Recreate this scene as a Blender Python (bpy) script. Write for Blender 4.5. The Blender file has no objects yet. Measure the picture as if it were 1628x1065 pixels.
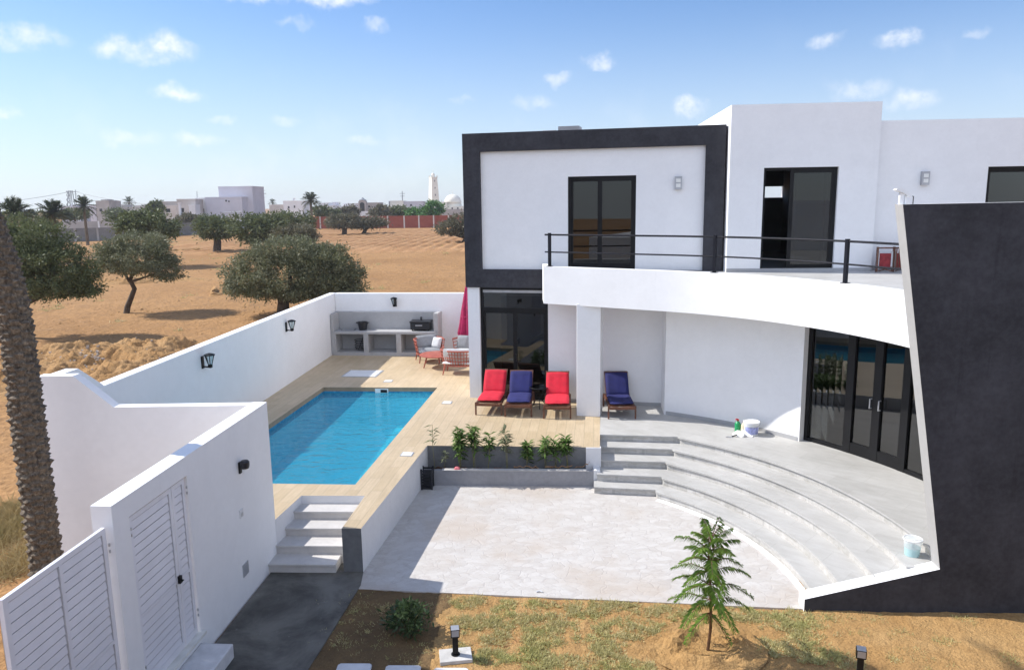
import bpy, math, random
import numpy as np
from mathutils import Vector, Matrix
R = math.radians
rnd = random.Random(7)
scene = bpy.context.scene
COL = scene.collection

# ------------------------------------------------------------------ camera
EYE = 5.56
FPX = 1199.34                      # focal length in pixels of the 1628 px wide photograph
PITCH, ROLL = R(9.9395), R(-0.8203)
cp, sp = math.cos(PITCH), math.sin(PITCH)
rt, fw, up = Vector((1, 0, 0)), Vector((0, cp, -sp)), Vector((0, sp, cp))
cr, sr = math.cos(ROLL), math.sin(ROLL)
CX, CY, CZ = rt * cr + up * sr, up * cr - rt * sr, fw
cam = bpy.data.cameras.new('camera')
cam.sensor_width = 36; cam.lens = FPX / 1628 * 36
cam.clip_start = 0.1; cam.clip_end = 6000
co = bpy.data.objects.new('camera', cam); COL.objects.link(co)
co.matrix_world = Matrix(((CX.x, CY.x, -CZ.x, 0), (CX.y, CY.y, -CZ.y, 0), (CX.z, CY.z, -CZ.z, EYE), (0, 0, 0, 1)))
scene.camera = co

def ray(px, py):
    return CX * ((px - 814) / FPX) - CY * ((py - 532.5) / FPX) + CZ
def G(px, py, z=0.0):
    d = ray(px, py); t = (z - EYE) / d.z
    return (d.x * t, d.y * t)
def at(px, py, Y):
    d = ray(px, py); t = Y / d.y
    return (d.x * t, Y, EYE + d.z * t)

# ------------------------------------------------------------------ sun, sky, exposure
SUN_EL, SUN_AZ = R(43), R(-74.5)    # azimuth from +Y towards +X
sun = bpy.data.lights.new('sun', 'SUN'); sun.energy = 3.9; sun.angle = R(0.5); sun.color = (1.0, 0.955, 0.89)
so = bpy.data.objects.new('sun', sun); COL.objects.link(so)
sdir = Vector((math.sin(SUN_AZ) * math.cos(SUN_EL), math.cos(SUN_AZ) * math.cos(SUN_EL), math.sin(SUN_EL)))
so.rotation_euler = (-sdir).to_track_quat('-Z', 'Y').to_euler(); so.location = (-20, 10, 30)
scene.view_settings.view_transform = 'Standard'; scene.view_settings.look = 'None'
scene.view_settings.gamma = 1; scene.view_settings.use_curve_mapping = False
scene.view_settings.exposure = 0.64
scene.cycles.max_bounces = 10; scene.cycles.transparent_max_bounces = 16
scene.cycles.use_denoising = True
scene.cycles.sample_clamp_indirect = 6

class NT:
    """small node-tree helper"""
    def __init__(s, tree): s.t = tree; s.n = tree.nodes; s.l = tree.links
    def add(s, typ, **kw):
        n = s.n.new(typ)
        for k, v in kw.items(): setattr(n, k, v)
        return n
    def set(s, node, i, v):
        if hasattr(v, 'is_output') or isinstance(v, bpy.types.NodeSocket): s.l.new(v, node.inputs[i])
        else: node.inputs[i].default_value = v
    def math(s, op, a, b=None, c=None, clamp=False):
        n = s.add('ShaderNodeMath', operation=op); n.use_clamp = clamp
        s.set(n, 0, a)
        if b is not None: s.set(n, 1, b)
        if c is not None: s.set(n, 2, c)
        return n.outputs[0]
    def vmath(s, op, a, b=None, out=0):
        n = s.add('ShaderNodeVectorMath', operation=op)
        s.set(n, 0, a)
        if b is not None: s.set(n, 1, b)
        return n.outputs[out]
    def mix(s, fac, a, b, blend='MIX'):
        n = s.add('ShaderNodeMix', data_type='RGBA', blend_type=blend)
        s.set(n, 0, fac); s.set(n, 6, a); s.set(n, 7, b)
        return n.outputs[2]
    def ramp(s, fac, lo, hi, a=0.0, b=1.0):
        n = s.add('ShaderNodeMapRange', interpolation_type='SMOOTHSTEP')
        for i, v in enumerate((fac, lo, hi, a, b)): s.set(n, i, v)
        return n.outputs[0]
    def noise(s, vec, scale, detail=4, rough=.55, dist=0, out=0):
        n = s.add('ShaderNodeTexNoise')
        if vec is not None: s.l.new(vec, n.inputs['Vector'])
        n.inputs['Scale'].default_value = scale; n.inputs['Detail'].default_value = detail
        n.inputs['Roughness'].default_value = rough; n.inputs['Distortion'].default_value = dist
        return n.outputs[out]

def c4(c): return (c[0], c[1], c[2], 1)

w = bpy.data.worlds.new('World'); scene.world = w; w.use_nodes = True
q = NT(w.node_tree); q.n.clear()
sky = q.add('ShaderNodeTexSky', sky_type='NISHITA', sun_disc=False, sun_elevation=SUN_EL, sun_rotation=SUN_AZ % (2 * math.pi),
            altitude=20, air_density=1.0, dust_density=0.35, ozone_density=3.0)
tc = q.add('ShaderNodeTexCoord')
dirn = q.vmath('NORMALIZE', tc.outputs['Generated'])
sx = q.add('ShaderNodeSeparateXYZ'); q.l.new(dirn, sx.inputs[0])
az = q.math('ARCTAN2', sx.outputs[0], sx.outputs[1]); el = q.math('ARCSINE', sx.outputs[2])
cb = q.add('ShaderNodeCombineXYZ'); q.l.new(az, cb.inputs[0]); q.l.new(el, cb.inputs[1])
wn = q.noise(cb.outputs[0], 22, 5, .6, out=1)
warp = q.vmath('SUBTRACT', wn, (.5, .5, .5))
ws = q.add('ShaderNodeVectorMath', operation='SCALE'); q.l.new(warp, ws.inputs[0]); ws.inputs['Scale'].default_value = .045
P = q.vmath('ADD', cb.outputs[0], ws.outputs[0])
# (azimuth, elevation, half width, half height, strength) in degrees: scattered fair-weather cumulus
CLOUDS = [(-24.6, 10.0, 2.6, .8, .7), (-17.5, 14.2, 4.6, 1.0, .9), (-12.5, 14.0, 3.8, .9, .9), (-23.2, 10.3, 2.3, 1.25, 1.0), (-26.3, 10.1, 1.5, 1.0, .8), (-31.2, 10.3, 3.0, .9, .6),
          (-22.8, 7.5, 1.9, .7, .85), (6.46, 10.0, 1.35, .75, .7), (3.65, 8.85, 1.2, .6, .65), (1.8, 7.3, 2.0, .7, .45),
          (13.1, 6.5, 1.6, .75, .7), (21.8, 10.1, 1.5, .75, .6), (26.3, 10.0, 1.6, .85, .7), (24.0, 7.2, 2.3, .9, .45), (27.0, 6.2, 2.0, .95, .7),
          (-9.4, 12.1, 1.1, .5, .5), (-10.7, 4.5, 1.6, .5, .45), (-22.0, 4.5, 2.4, .55, .5), (-26.0, 4.5, 2.2, .5, .4), (-20.1, 6.0, 1.1, .45, .4),
          (-16.1, 5.8, 1.4, .45, .4), (-32.8, 6.0, 1.2, .5, .6), (-3.4, 7.5, 1.2, .4, .3), (30.6, 9.9, .8, .5, .4), (-15, 12.2, 1.6, .4, .3),
          (60, 12, 7, 2, .8), (95, 9, 6, 1.6, .8), (-80, 14, 8, 2, .7), (140, 11, 9, 2, .8), (178, 16, 9, 2.4, .8), (-140, 10, 9, 2, .8)]
total = None
for a_, e_, wa, we, st in CLOUDS:
    d = q.vmath('SUBTRACT', P, (R(a_), R(e_), 0)); d = q.vmath('MULTIPLY', d, (1 / R(wa), 1 / R(we), 0))
    ln = q.vmath('LENGTH', d, out=1)
    m_ = q.ramp(ln, 1.05, .15, 0, st)
    total = m_ if total is None else q.math('MAXIMUM', total, m_)
fn = q.noise(cb.outputs[0], 60, 5, .62)
mask = q.math('MULTIPLY', total, q.ramp(fn, .15, .75), clamp=True)
veil = q.math('MULTIPLY', q.ramp(q.noise(cb.outputs[0], 7, 5, .6), .5, .8), q.ramp(el, R(13), R(2), 0, .25))
mask = q.math('MAXIMUM', mask, veil)
skyt = q.mix(1, sky.outputs[0], (.74, .84, 1.0, 1), 'MULTIPLY')
skyt = q.mix(q.ramp(el, R(15), R(-1), 0, .62), skyt, (5.0, 5.5, 6.2, 1))
skyc = q.mix(mask, skyt, (7.0, 7.1, 7.3, 1))
# unseen bright clouds overhead and behind the camera, added to lift the shaded walls
cover = q.math('MULTIPLY', q.math('MAXIMUM', q.ramp(el, R(45), R(75), 0, .15), q.math('MULTIPLY', q.ramp(sx.outputs[1], .05, -.5), q.ramp(el, R(2), R(12)))), q.ramp(q.noise(dirn, 2.6, 6, .62, .3), .36, .60))
skyc = q.mix(cover, skyc, (7.7, 8.5, 10.4, 1))
bg = q.add('ShaderNodeBackground'); q.l.new(skyc, bg.inputs[0]); bg.inputs[1].default_value = .105
wo = q.add('ShaderNodeOutputWorld'); q.l.new(bg.outputs[0], wo.inputs[0])

# ------------------------------------------------------------------ tagging and mesh building
ORG = {}
def tag(o, label=None, cat=None, group=None, kind=None):
    if label: o['label'] = label
    if cat: o['category'] = cat
    if group: o['group'] = group
    if kind: o['kind'] = kind
    return o
def thing(name, loc, label, cat, group=None, rz=0.0):
    o = bpy.data.objects.new(name, None); COL.objects.link(o)
    o.location = loc; o.rotation_euler = (0, 0, rz); o.empty_display_size = .1
    ORG[o.name] = Vector(loc)
    return tag(o, label, cat, group)
def copy_tree(o, parent=None):
    c = o.copy(); COL.objects.link(c)
    if parent: c.parent = parent
    for ch in list(o.children): copy_tree(ch, c)
    return c

class Fr:
    """vertical facade frame: s along the wall, n out of it towards the viewer, z up"""
    def __init__(s, A, ang=None, B=None):
        if B is not None: ang = math.atan2(B[1] - A[1], B[0] - A[0])
        s.A = A; s.d = (math.cos(ang), math.sin(ang)); s.n = (math.sin(ang), -math.cos(ang)); s.ang = ang
    def p(s, a, n, z): return (s.A[0] + s.d[0] * a + s.n[0] * n, s.A[1] + s.d[1] * a + s.n[1] * n, z)
    def xy(s, a, n=0): return s.p(a, n, 0)[:2]
WORLD = Fr((0, 0), 0)
WORLD.n = (0, 1)                       # plain x, y, z

class MB:
    def __init__(s): s.v = []; s.f = []; s.m = []
    def poly(s, pts, m=0):
        b = len(s.v); s.v += [tuple(p) for p in pts]; s.f.append(tuple(range(b, b + len(pts)))); s.m.append(m); return s
    def box(s, a0, a1, n0, n1, z0, z1, fr=WORLD, m=0, mt=None):
        b = len(s.v)
        s.v += [fr.p(a, n, z) for z in (z0, z1) for a, n in ((a0, n0), (a1, n0), (a1, n1), (a0, n1))]
        fs = [(0, 3, 2, 1), (4, 5, 6, 7), (0, 1, 5, 4), (1, 2, 6, 5), (2, 3, 7, 6), (3, 0, 4, 7)]
        s.f += [tuple(b + i for i in f) for f in fs]
        s.m += [m, m if mt is None else mt, m, m, m, m]; return s
    def prism(s, pts, z0, z1, m=0, mt=None):
        b = len(s.v); n = len(pts)
        s.v += [(p[0], p[1], z0) for p in pts] + [(p[0], p[1], z1) for p in pts]
        s.f.append(tuple(range(b + n - 1, b - 1, -1))); s.m.append(m)
        s.f.append(tuple(range(b + n, b + 2 * n))); s.m.append(m if mt is None else mt)
        for i in range(n):
            j = (i + 1) % n; s.f.append((b + i, b + j, b + n + j, b + n + i)); s.m.append(m)
        return s
    def profile(s, fr, pts, n0, n1, m=0, mf=None):
        """pts (s,z) polygon extruded between n0 and n1; mf = material of the n1 face"""
        b = len(s.v); n = len(pts)
        s.v += [fr.p(p[0], n0, p[1]) for p in pts] + [fr.p(p[0], n1, p[1]) for p in pts]
        s.f.append(tuple(range(b, b + n))); s.m.append(m)
        s.f.append(tuple(range(b + 2 * n - 1, b + n - 1, -1))); s.m.append(m if mf is None else mf)
        for i in range(n):
            j = (i + 1) % n; s.f.append((b + j, b + i, b + n + i, b + n + j)); s.m.append(m)
        return s
    def tube(s, pts, rad, k=8, m=0, cap=True):
        pts = [Vector(p) for p in pts]
        if not hasattr(rad, '__len__'): rad = [rad] * len(pts)
        b = len(s.v); ref = None
        for i, p in enumerate(pts):
            t = (pts[min(i + 1, len(pts) - 1)] - pts[max(i - 1, 0)]).normalized()
            if ref is None: ref = Vector((0, 0, 1)) if abs(t.z) < .9 else Vector((1, 0, 0))
            u = t.cross(ref).normalized(); w_ = u.cross(t).normalized(); ref = w_
            for j in range(k):
                a = 2 * math.pi * j / k
                s.v.append(tuple(p + (u * math.cos(a) + w_ * math.sin(a)) * rad[i]))
        for i in range(len(pts) - 1):
            for j in range(k):
                s.f.append((b + i * k + j, b + i * k + (j + 1) % k, b + (i + 1) * k + (j + 1) % k, b + (i + 1) * k + j)); s.m.append(m)
        if cap:
            s.f.append(tuple(b + j for j in range(k))[::-1]); s.m.append(m)
            s.f.append(tuple(b + (len(pts) - 1) * k + j for j in range(k))); s.m.append(m)
        return s
    def lathe(s, c, prof, k=24, m=0):
        b = len(s.v)
        for r_, z_ in prof:
            for j in range(k):
                a = 2 * math.pi * j / k; s.v.append((c[0] + r_ * math.cos(a), c[1] + r_ * math.sin(a), c[2] + z_))
        for i in range(len(prof) - 1):
            for j in range(k):
                s.f.append((b + i * k + j, b + i * k + (j + 1) % k, b + (i + 1) * k + (j + 1) % k, b + (i + 1) * k + j)); s.m.append(m)
        s.f.append(tuple(b + j for j in range(k))[::-1]); s.m.append(m)
        s.f.append(tuple(b + (len(prof) - 1) * k + j for j in range(k))); s.m.append(m)
        return s
    def pillow(s, c, sx_, sy_, sz_, k=8, m=0, sag=.0):
        """soft cushion: superellipsoid-like grid box, local axes"""
        b = len(s.v); n = k
        def pt(u, v, side):
            eu, ev = 1 - abs(u) ** 4, 1 - abs(v) ** 4
            h = (max(eu, 0) * max(ev, 0)) ** .35
            return (c[0] + u * sx_ * .5 * (1 - .04 * abs(v) ** 3), c[1] + v * sy_ * .5 * (1 - .04 * abs(u) ** 3), c[2] + side * sz_ * .5 * h - (sag * (1 - u * u) * (1 - v * v) if side > 0 else 0) + (.05 * sz_ * math.sin(5.3 * u + 3.1 * v + sx_ * 9 + c[1] * 7) * math.sin(4.1 * v - 2.2 * u + 1) if k >= 10 else 0))
        ph_ = (len(s.v) * 7 + c[1] * 13 + sx_ * 5) % 6.28
        for side in (1, -1):
            o = len(s.v)
            for i in range(n + 1):
                for j in range(n + 1): s.v.append(pt(-1 + 2 * i / n, -1 + 2 * j / n, side))
            for i in range(n):
                for j in range(n):
                    f = (o + i * (n + 1) + j, o + (i + 1) * (n + 1) + j, o + (i + 1) * (n + 1) + j + 1, o + i * (n + 1) + j + 1)
                    s.f.append(f if side > 0 else f[::-1]); s.m.append(m)
        return s
    def xf(s, mat, start=0):
        s.v[start:] = [tuple(mat @ Vector(p)) for p in s.v[start:]]; return s
    def build(s, name, mats, parent=None, local=False, smooth=False, bevel=0, origin=None):
        if not isinstance(mats, (list, tuple)): mats = [mats]
        me = bpy.data.meshes.new(name); o = bpy.data.objects.new(name, me); COL.objects.link(o)
        if parent is not None:
            o.parent = parent; org = Vector((0, 0, 0)) if local else ORG[parent.name]
            ORG[o.name] = org
        elif local: org = Vector((0, 0, 0)); ORG[o.name] = org
        else:
            if origin is None:
                a = np.array(s.v); lo, hi = a.min(0), a.max(0); origin = ((lo[0] + hi[0]) / 2, (lo[1] + hi[1]) / 2, lo[2])
            org = Vector(origin); o.location = org; ORG[o.name] = org
        me.from_pydata([(p[0] - org.x, p[1] - org.y, p[2] - org.z) for p in s.v], [], s.f)
        for m_ in mats: me.materials.append(m_)
        me.polygons.foreach_set('material_index', s.m)
        if smooth:
            me.polygons.foreach_set('use_smooth', [True] * len(s.f))
            if smooth != 'all': me.set_sharp_from_angle(angle=R(40))
        me.update()
        if bevel:
            b = o.modifiers.new('bevel', 'BEVEL'); b.width = bevel; b.segments = 2; b.limit_method = 'ANGLE'; b.angle_limit = R(50)
        return o

def leaf_mesh(name, P_, D_, W_, mat, parent=None, origin=None, curl=0.0):
    """P_ bases, D_ direction*length, W_ width vectors; one rhombic leaf each"""
    P_, D_, W_ = (np.asarray(a, float) for a in (P_, D_, W_)); n = len(P_)
    V = np.empty((n, 4, 3)); V[:, 0] = P_; V[:, 1] = P_ + D_ * .45 + W_ * .5; V[:, 2] = P_ + D_; V[:, 3] = P_ + D_ * .45 - W_ * .5
    if curl: V[:, 2, 2] -= curl * np.linalg.norm(D_, axis=1)
    org = ORG[parent.name] if parent is not None else Vector(origin if origin is not None else P_.mean(0))
    V -= np.array(org)
    me = bpy.data.meshes.new(name); me.vertices.add(n * 4); me.vertices.foreach_set('co', V.ravel())
    me.loops.add(n * 4); me.loops.foreach_set('vertex_index', np.arange(n * 4, dtype=np.int32))
    me.polygons.add(n); me.polygons.foreach_set('loop_start', np.arange(0, n * 4, 4, dtype=np.int32))
    me.update(calc_edges=True); me.materials.append(mat)
    o = bpy.data.objects.new(name, me); COL.objects.link(o)
    if parent is not None: o.parent = parent
    else: o.location = org
    ORG[o.name] = org
    return o

# ------------------------------------------------------------------ materials
def newmat(name):
    m = bpy.data.materials.new(name); m.use_nodes = True; t = NT(m.node_tree); t.n.clear()
    out = t.add('ShaderNodeOutputMaterial'); b = t.add('ShaderNodeBsdfPrincipled'); t.l.new(b.outputs[0], out.inputs[0])
    t.co = t.add('ShaderNodeTexCoord').outputs['Object']; t.b = b; t.out = out; t.mat = m
    return t
def bump(t, h, strength=.2, dist=.01):
    n = t.add('ShaderNodeBump'); n.inputs['Strength'].default_value = strength; n.inputs['Distance'].default_value = dist
    t.l.new(h, n.inputs['Height']); t.l.new(n.outputs[0], t.b.inputs['Normal'])
def M(name, col, rough=.6, var=.08, scale=1.5, bs=0, bscale=80, metal=0, spec=.5, bd=.004, col2=None, sheen=0):
    t = newmat(name)
    n1 = t.noise(t.co, scale, 5, .6)
    lo = tuple(c * (1 - var) for c in col); hi = tuple(min(c * (1 + var), 1) for c in (col2 or col))
    t.set(t.b, 'Base Color', t.mix(t.ramp(n1, .3, .7), c4(lo), c4(hi)))
    t.b.inputs['Roughness'].default_value = rough; t.b.inputs['Metallic'].default_value = metal
    t.b.inputs['Specular IOR Level'].default_value = spec
    if sheen: t.b.inputs['Sheen Weight'].default_value = sheen
    if bs: bump(t, t.noise(t.co, bscale, 3, .6), bs, bd)
    return t.mat

def plaster(name, col, var=.055, streak=.05):
    t = newmat(name)
    n1 = t.noise(t.co, .7, 6, .6); n2 = t.noise(t.co, 14, 4, .6)
    mp = t.add('ShaderNodeMapping'); t.l.new(t.co, mp.inputs[0]); mp.inputs['Scale'].default_value = (6, 6, .35)
    n3 = t.noise(mp.outputs[0], 1, 5, .65)
    v = t.math('ADD', t.ramp(n1, .25, .75, 1 - var, 1.0), t.ramp(n2, .3, .7, -.22 * var, .22 * var))
    v = t.math('ADD', v, t.ramp(t.noise(t.co, 3.1, 5, .7), .3, .75, -.35 * var, .25 * var))
    v = t.math('SUBTRACT', v, t.ramp(n3, .58, .85, 0, streak))
    cc = t.add('ShaderNodeCombineColor')
    hs = t.add('ShaderNodeMix', data_type='RGBA', blend_type='MULTIPLY'); hs.inputs[0].default_value = 1; hs.inputs[6].default_value = c4(col)
    for i in range(3): t.l.new(v, cc.inputs[i])
    t.l.new(cc.outputs[0], hs.inputs[7]); t.set(t.b, 'Base Color', hs.outputs[2])
    t.b.inputs['Roughness'].default_value = .85; t.b.inputs['Specular IOR Level'].default_value = .25
    bump(t, t.math('ADD', t.noise(t.co, 120, 3, .6), t.math('MULTIPLY', t.noise(t.co, 5, 3), 2.0)), .14, .004)
    return t.mat

WHITE = plaster('white_plaster', (.83, .83, .835))
WHITE2 = plaster('off_white_plaster', (.72, .72, .73), .08, .12)
GREYP = plaster('grey_render', (.41, .41, .415), .12, .1)
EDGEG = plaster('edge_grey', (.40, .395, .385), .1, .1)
DARKP = plaster('charcoal_paint', (.056, .056, .065), .40, .28)
PLANTERG = plaster('planter_grey', (.17, .175, .18), .25, .2)
PLANTERF = plaster('planter_front_grey', (.31, .31, .325), .2, .2)
STONEW = plaster('stair_white', (.56, .54, .52), .14, .10)
BLACKM = M('black_aluminium', (.007, .007, .008), .5, .2, 3, spec=.25)
RAILM = M('railing_paint', (.008, .009, .015), .55, .2, 3, spec=.2)
BLACKPL = M('black_plastic', (.012, .013, .017), .4, .3, 6, .1, 40)
METALW = M('white_gate_paint', (.72, .72, .76), .42, .05, 2, .08, 30)
METALG = M('grey_metal', (.42, .43, .45), .4, .1, 4, metal=.4)
WOODD = M('dark_hardwood', (.125, .048, .026), .5, .35, 9, .2, 60)
CORAL = M('terracotta_wood', (.33, .085, .055), .5, .2, 7, .15, 60)
REDF = M('red_fabric', (.54, .009, .03), .85, .12, 5, .35, 300)
FADEDRED = M('faded_red_fabric', (.26, .03, .035), .9, .3, 14)
BLUEF = M('navy_fabric', (.011, .014, .105), .85, .15, 5, .35, 300)
GREYF = M('grey_fabric', (.24, .25, .265), .9, .1, 8, .35, 300)
LIGHTF = M('pale_grey_fabric', (.55, .56, .57), .9, .08, 8, .35, 300)
WHITEF = M('white_fabric', (.78, .78, .77), .9, .05, 8, .3, 300)
MAGENTA = M('magenta_canvas', (.33, .012, .075), .85, .25, 8, .3, 200)
FROST = M('lamp_frost', (.75, .75, .72), .3, .05)
WHITEPL = M('white_plastic', (.78, .79, .79), .35, .05)
GREENPL = M('green_plastic', (.01, .27, .09), .35, .1)
CREAMPL = M('cream_plastic', (.68, .58, .40), .4, .1)
BLUELB = M('blue_label', (.33, .36, .62), .5, .35, 22)
REDPL = M('red_plastic', (.5, .03, .03), .4, .1)
PINK = M('pink_petal', (.62, .16, .18), .8, .3, 12)
BARKD = M('olive_bark', (.085, .06, .042), .9, .4, 4, .8, 18, bd=.03)
STEM = M('green_stem', (.16, .15, .07), .7, .3, 12)
STEMB = M('brown_stem', (.13, .065, .03), .8, .3, 12)
SOILD = M('dark_soil', (.10, .05, .028), .95, .5, 10, .9, 30, bd=.03)
CARD = M('dry_card', (.42, .23, .11), .9, .3, 12)
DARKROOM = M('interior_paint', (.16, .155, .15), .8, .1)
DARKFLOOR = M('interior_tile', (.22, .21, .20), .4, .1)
MARBLE = M('threshold_marble', (.66, .65, .60), .35, .12, 5)
CEMENT = M('concrete_pad', (.50, .49, .47), .85, .15, 6, .3, 60)
SLABM = M('stepping_stone_concrete', (.60, .60, .61), .85, .1, 6, .3, 80)

def mk_glass(name, tint, ior=1.55, rough=0.0):
    t = newmat(name); t.n.remove(t.b)
    tr = t.add('ShaderNodeBsdfTransparent'); tr.inputs[0].default_value = c4(tint)
    gl = t.add('ShaderNodeBsdfGlossy'); gl.inputs['Roughness'].default_value = rough; gl.inputs[0].default_value = (1, 1, 1, 1)
    fr = t.add('ShaderNodeFresnel'); fr.inputs[0].default_value = ior
    mx = t.add('ShaderNodeMixShader'); t.l.new(fr.outputs[0], mx.inputs[0]); t.l.new(tr.outputs[0], mx.inputs[1]); t.l.new(gl.outputs[0], mx.inputs[2])
    t.l.new(mx.outputs[0], t.out.inputs[0]); return t.mat
GLASS = mk_glass('tinted_glass', (.34, .36, .36), 1.66)
def mk_milky(name, col, a):
    t = newmat(name); tr = t.add('ShaderNodeBsdfTransparent'); mx = t.add('ShaderNodeMixShader'); mx.inputs[0].default_value = a
    t.b.inputs['Base Color'].default_value = c4(col); t.b.inputs['Roughness'].default_value = .3
    t.l.new(tr.outputs[0], mx.inputs[1]); t.l.new(t.b.outputs[0], mx.inputs[2]); t.l.new(mx.outputs[0], t.out.inputs[0]); return t.mat
MILKY = mk_milky('milky_plastic', (.80, .84, .84), .45); MILKYT = mk_milky('milky_teal_plastic', (.50, .74, .76), .7)
CLEARPL = mk_glass('clear_plastic', (.80, .86, .87), 1.5, .15)
TEALPL = mk_glass('teal_plastic', (.55, .80, .80), 1.5, .2)

def mk_water():
    t = newmat('pool_water'); t.n.remove(t.b)
    tr = t.add('ShaderNodeBsdfTransparent'); tr.inputs[0].default_value = (.58, .98, 1.0, 1)
    gl = t.add('ShaderNodeBsdfGlossy'); gl.inputs['Roughness'].default_value = .03
    df = t.add('ShaderNodeBsdfDiffuse'); df.inputs[0].default_value = (.05, .50, .70, 1)
    m0 = t.add('ShaderNodeMixShader'); m0.inputs[0].default_value = .30; t.l.new(tr.outputs[0], m0.inputs[1]); t.l.new(df.outputs[0], m0.inputs[2])
    fr = t.add('ShaderNodeFresnel'); fr.inputs[0].default_value = 1.33
    mp = t.add('ShaderNodeMapping'); t.l.new(t.co, mp.inputs[0]); mp.inputs['Scale'].default_value = (1.0, 1.9, 1)
    h = t.math('ADD', t.noise(mp.outputs[0], 2.2, 4, .5, .6), t.math('MULTIPLY', t.noise(mp.outputs[0], 8, 3, .5, .4), .35))
    bn = t.add('ShaderNodeBump'); bn.inputs['Strength'].default_value = .8; bn.inputs['Distance'].default_value = .06; t.l.new(h, bn.inputs['Height'])
    t.l.new(bn.outputs[0], gl.inputs['Normal']); t.l.new(bn.outputs[0], fr.inputs['Normal'])
    mx = t.add('ShaderNodeMixShader'); t.l.new(fr.outputs[0], mx.inputs[0]); t.l.new(m0.outputs[0], mx.inputs[1]); t.l.new(gl.outputs[0], mx.inputs[2])
    t.l.new(mx.outputs[0], t.out.inputs[0]); return t.mat
WATER = mk_water()

def mk_tiles(name, c1, c2, mortar, bw, rh, msize, rot, var=.5, rough=.5, grain=None, bumpk=.2, offset=.5, soft=1.0):
    t = newmat(name)
    mp = t.add('ShaderNodeMapping'); t.l.new(t.co, mp.inputs[0]); mp.inputs['Rotation'].default_value = (0, 0, rot)
    br = t.add('ShaderNodeTexBrick', offset=offset); t.l.new(mp.outputs[0], br.inputs['Vector'])
    br.inputs['Color1'].default_value = c4(c1); br.inputs['Color2'].default_value = c4(c2); br.inputs['Mortar'].default_value = c4(mortar)
    br.inputs['Scale'].default_value = 1; br.inputs['Mortar Size'].default_value = msize; br.inputs['Brick Width'].default_value = bw; br.inputs['Row Height'].default_value = rh
    br.inputs['Bias'].default_value = 0; br.inputs['Mortar Smooth'].default_value = .1
    col = br.outputs[0]
    if grain:
        g = t.add('ShaderNodeMapping'); t.l.new(mp.outputs[0], g.inputs[0]); g.inputs['Scale'].default_value = grain
        col = t.mix(1, col, t.mix(t.ramp(t.noise(g.outputs[0], 1, 6, .65), .25, .75), (1 - .22 * soft, 1 - .24 * soft, 1 - .27 * soft, 1), (1 + .1 * soft, 1 + .1 * soft, 1 + .1 * soft, 1)), 'MULTIPLY')
    col = t.mix(1, col, t.mix(t.ramp(t.noise(t.co, .9, 6, .65), .3, .75), (1 - var * .3, 1 - var * .3, 1 - var * .32, 1), (1.05, 1.05, 1.05, 1)), 'MULTIPLY')
    t.set(t.b, 'Base Color', col); t.b.inputs['Roughness'].default_value = rough
    bump(t, t.math('SUBTRACT', 1, br.outputs['Fac']), bumpk, .003)
    return t.mat
POOLROT = R(6.3)
DECK = mk_tiles('wood_look_tile', (.50, .39, .245), (.56, .445, .295), (.37, .30, .20), 1.2, .2, .004, math.pi / 2 + POOLROT, .35, .5, (3, 26, 1), soft=.5)
DECKSIDE = M('wood_look_edge', (.30, .22, .14), .5, .15, 5)
TILE = mk_tiles('grey_floor_tile', (.44, .435, .42), (.475, .47, .455), (.38, .375, .36), .9, .45, .004, R(45), .35, .55, (3, 9, 1), soft=.45)
RISER = mk_tiles('patterned_riser_tile', (.47, .465, .45), (.56, .55, .535), (.43, .425, .41), .42, .15, .004, 0, .6, .6, (9, 9, 30))
MOSAIC = mk_tiles('pool_mosaic', (.09, .72, .88), (.13, .80, .93), (.30, .74, .84), .05, .05, .003, POOLROT, .3, .25, None, .1, 0)
def mosaic_wall():
    t = newmat('waterline_mosaic')
    v = t.add('ShaderNodeTexVoronoi', distance='CHEBYCHEV'); t.l.new(t.co, v.inputs['Vector']); v.inputs['Scale'].default_value = 16; v.inputs['Randomness'].default_value = .15
    s = t.add('ShaderNodeSeparateColor'); t.l.new(v.outputs['Color'], s.inputs[0])
    t.set(t.b, 'Base Color', t.mix(s.outputs[0], (.02, .16, .32, 1), (.06, .32, .50, 1))); t.b.inputs['Roughness'].default_value = .25
    return t.mat
MOSAICW = mosaic_wall()

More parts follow.
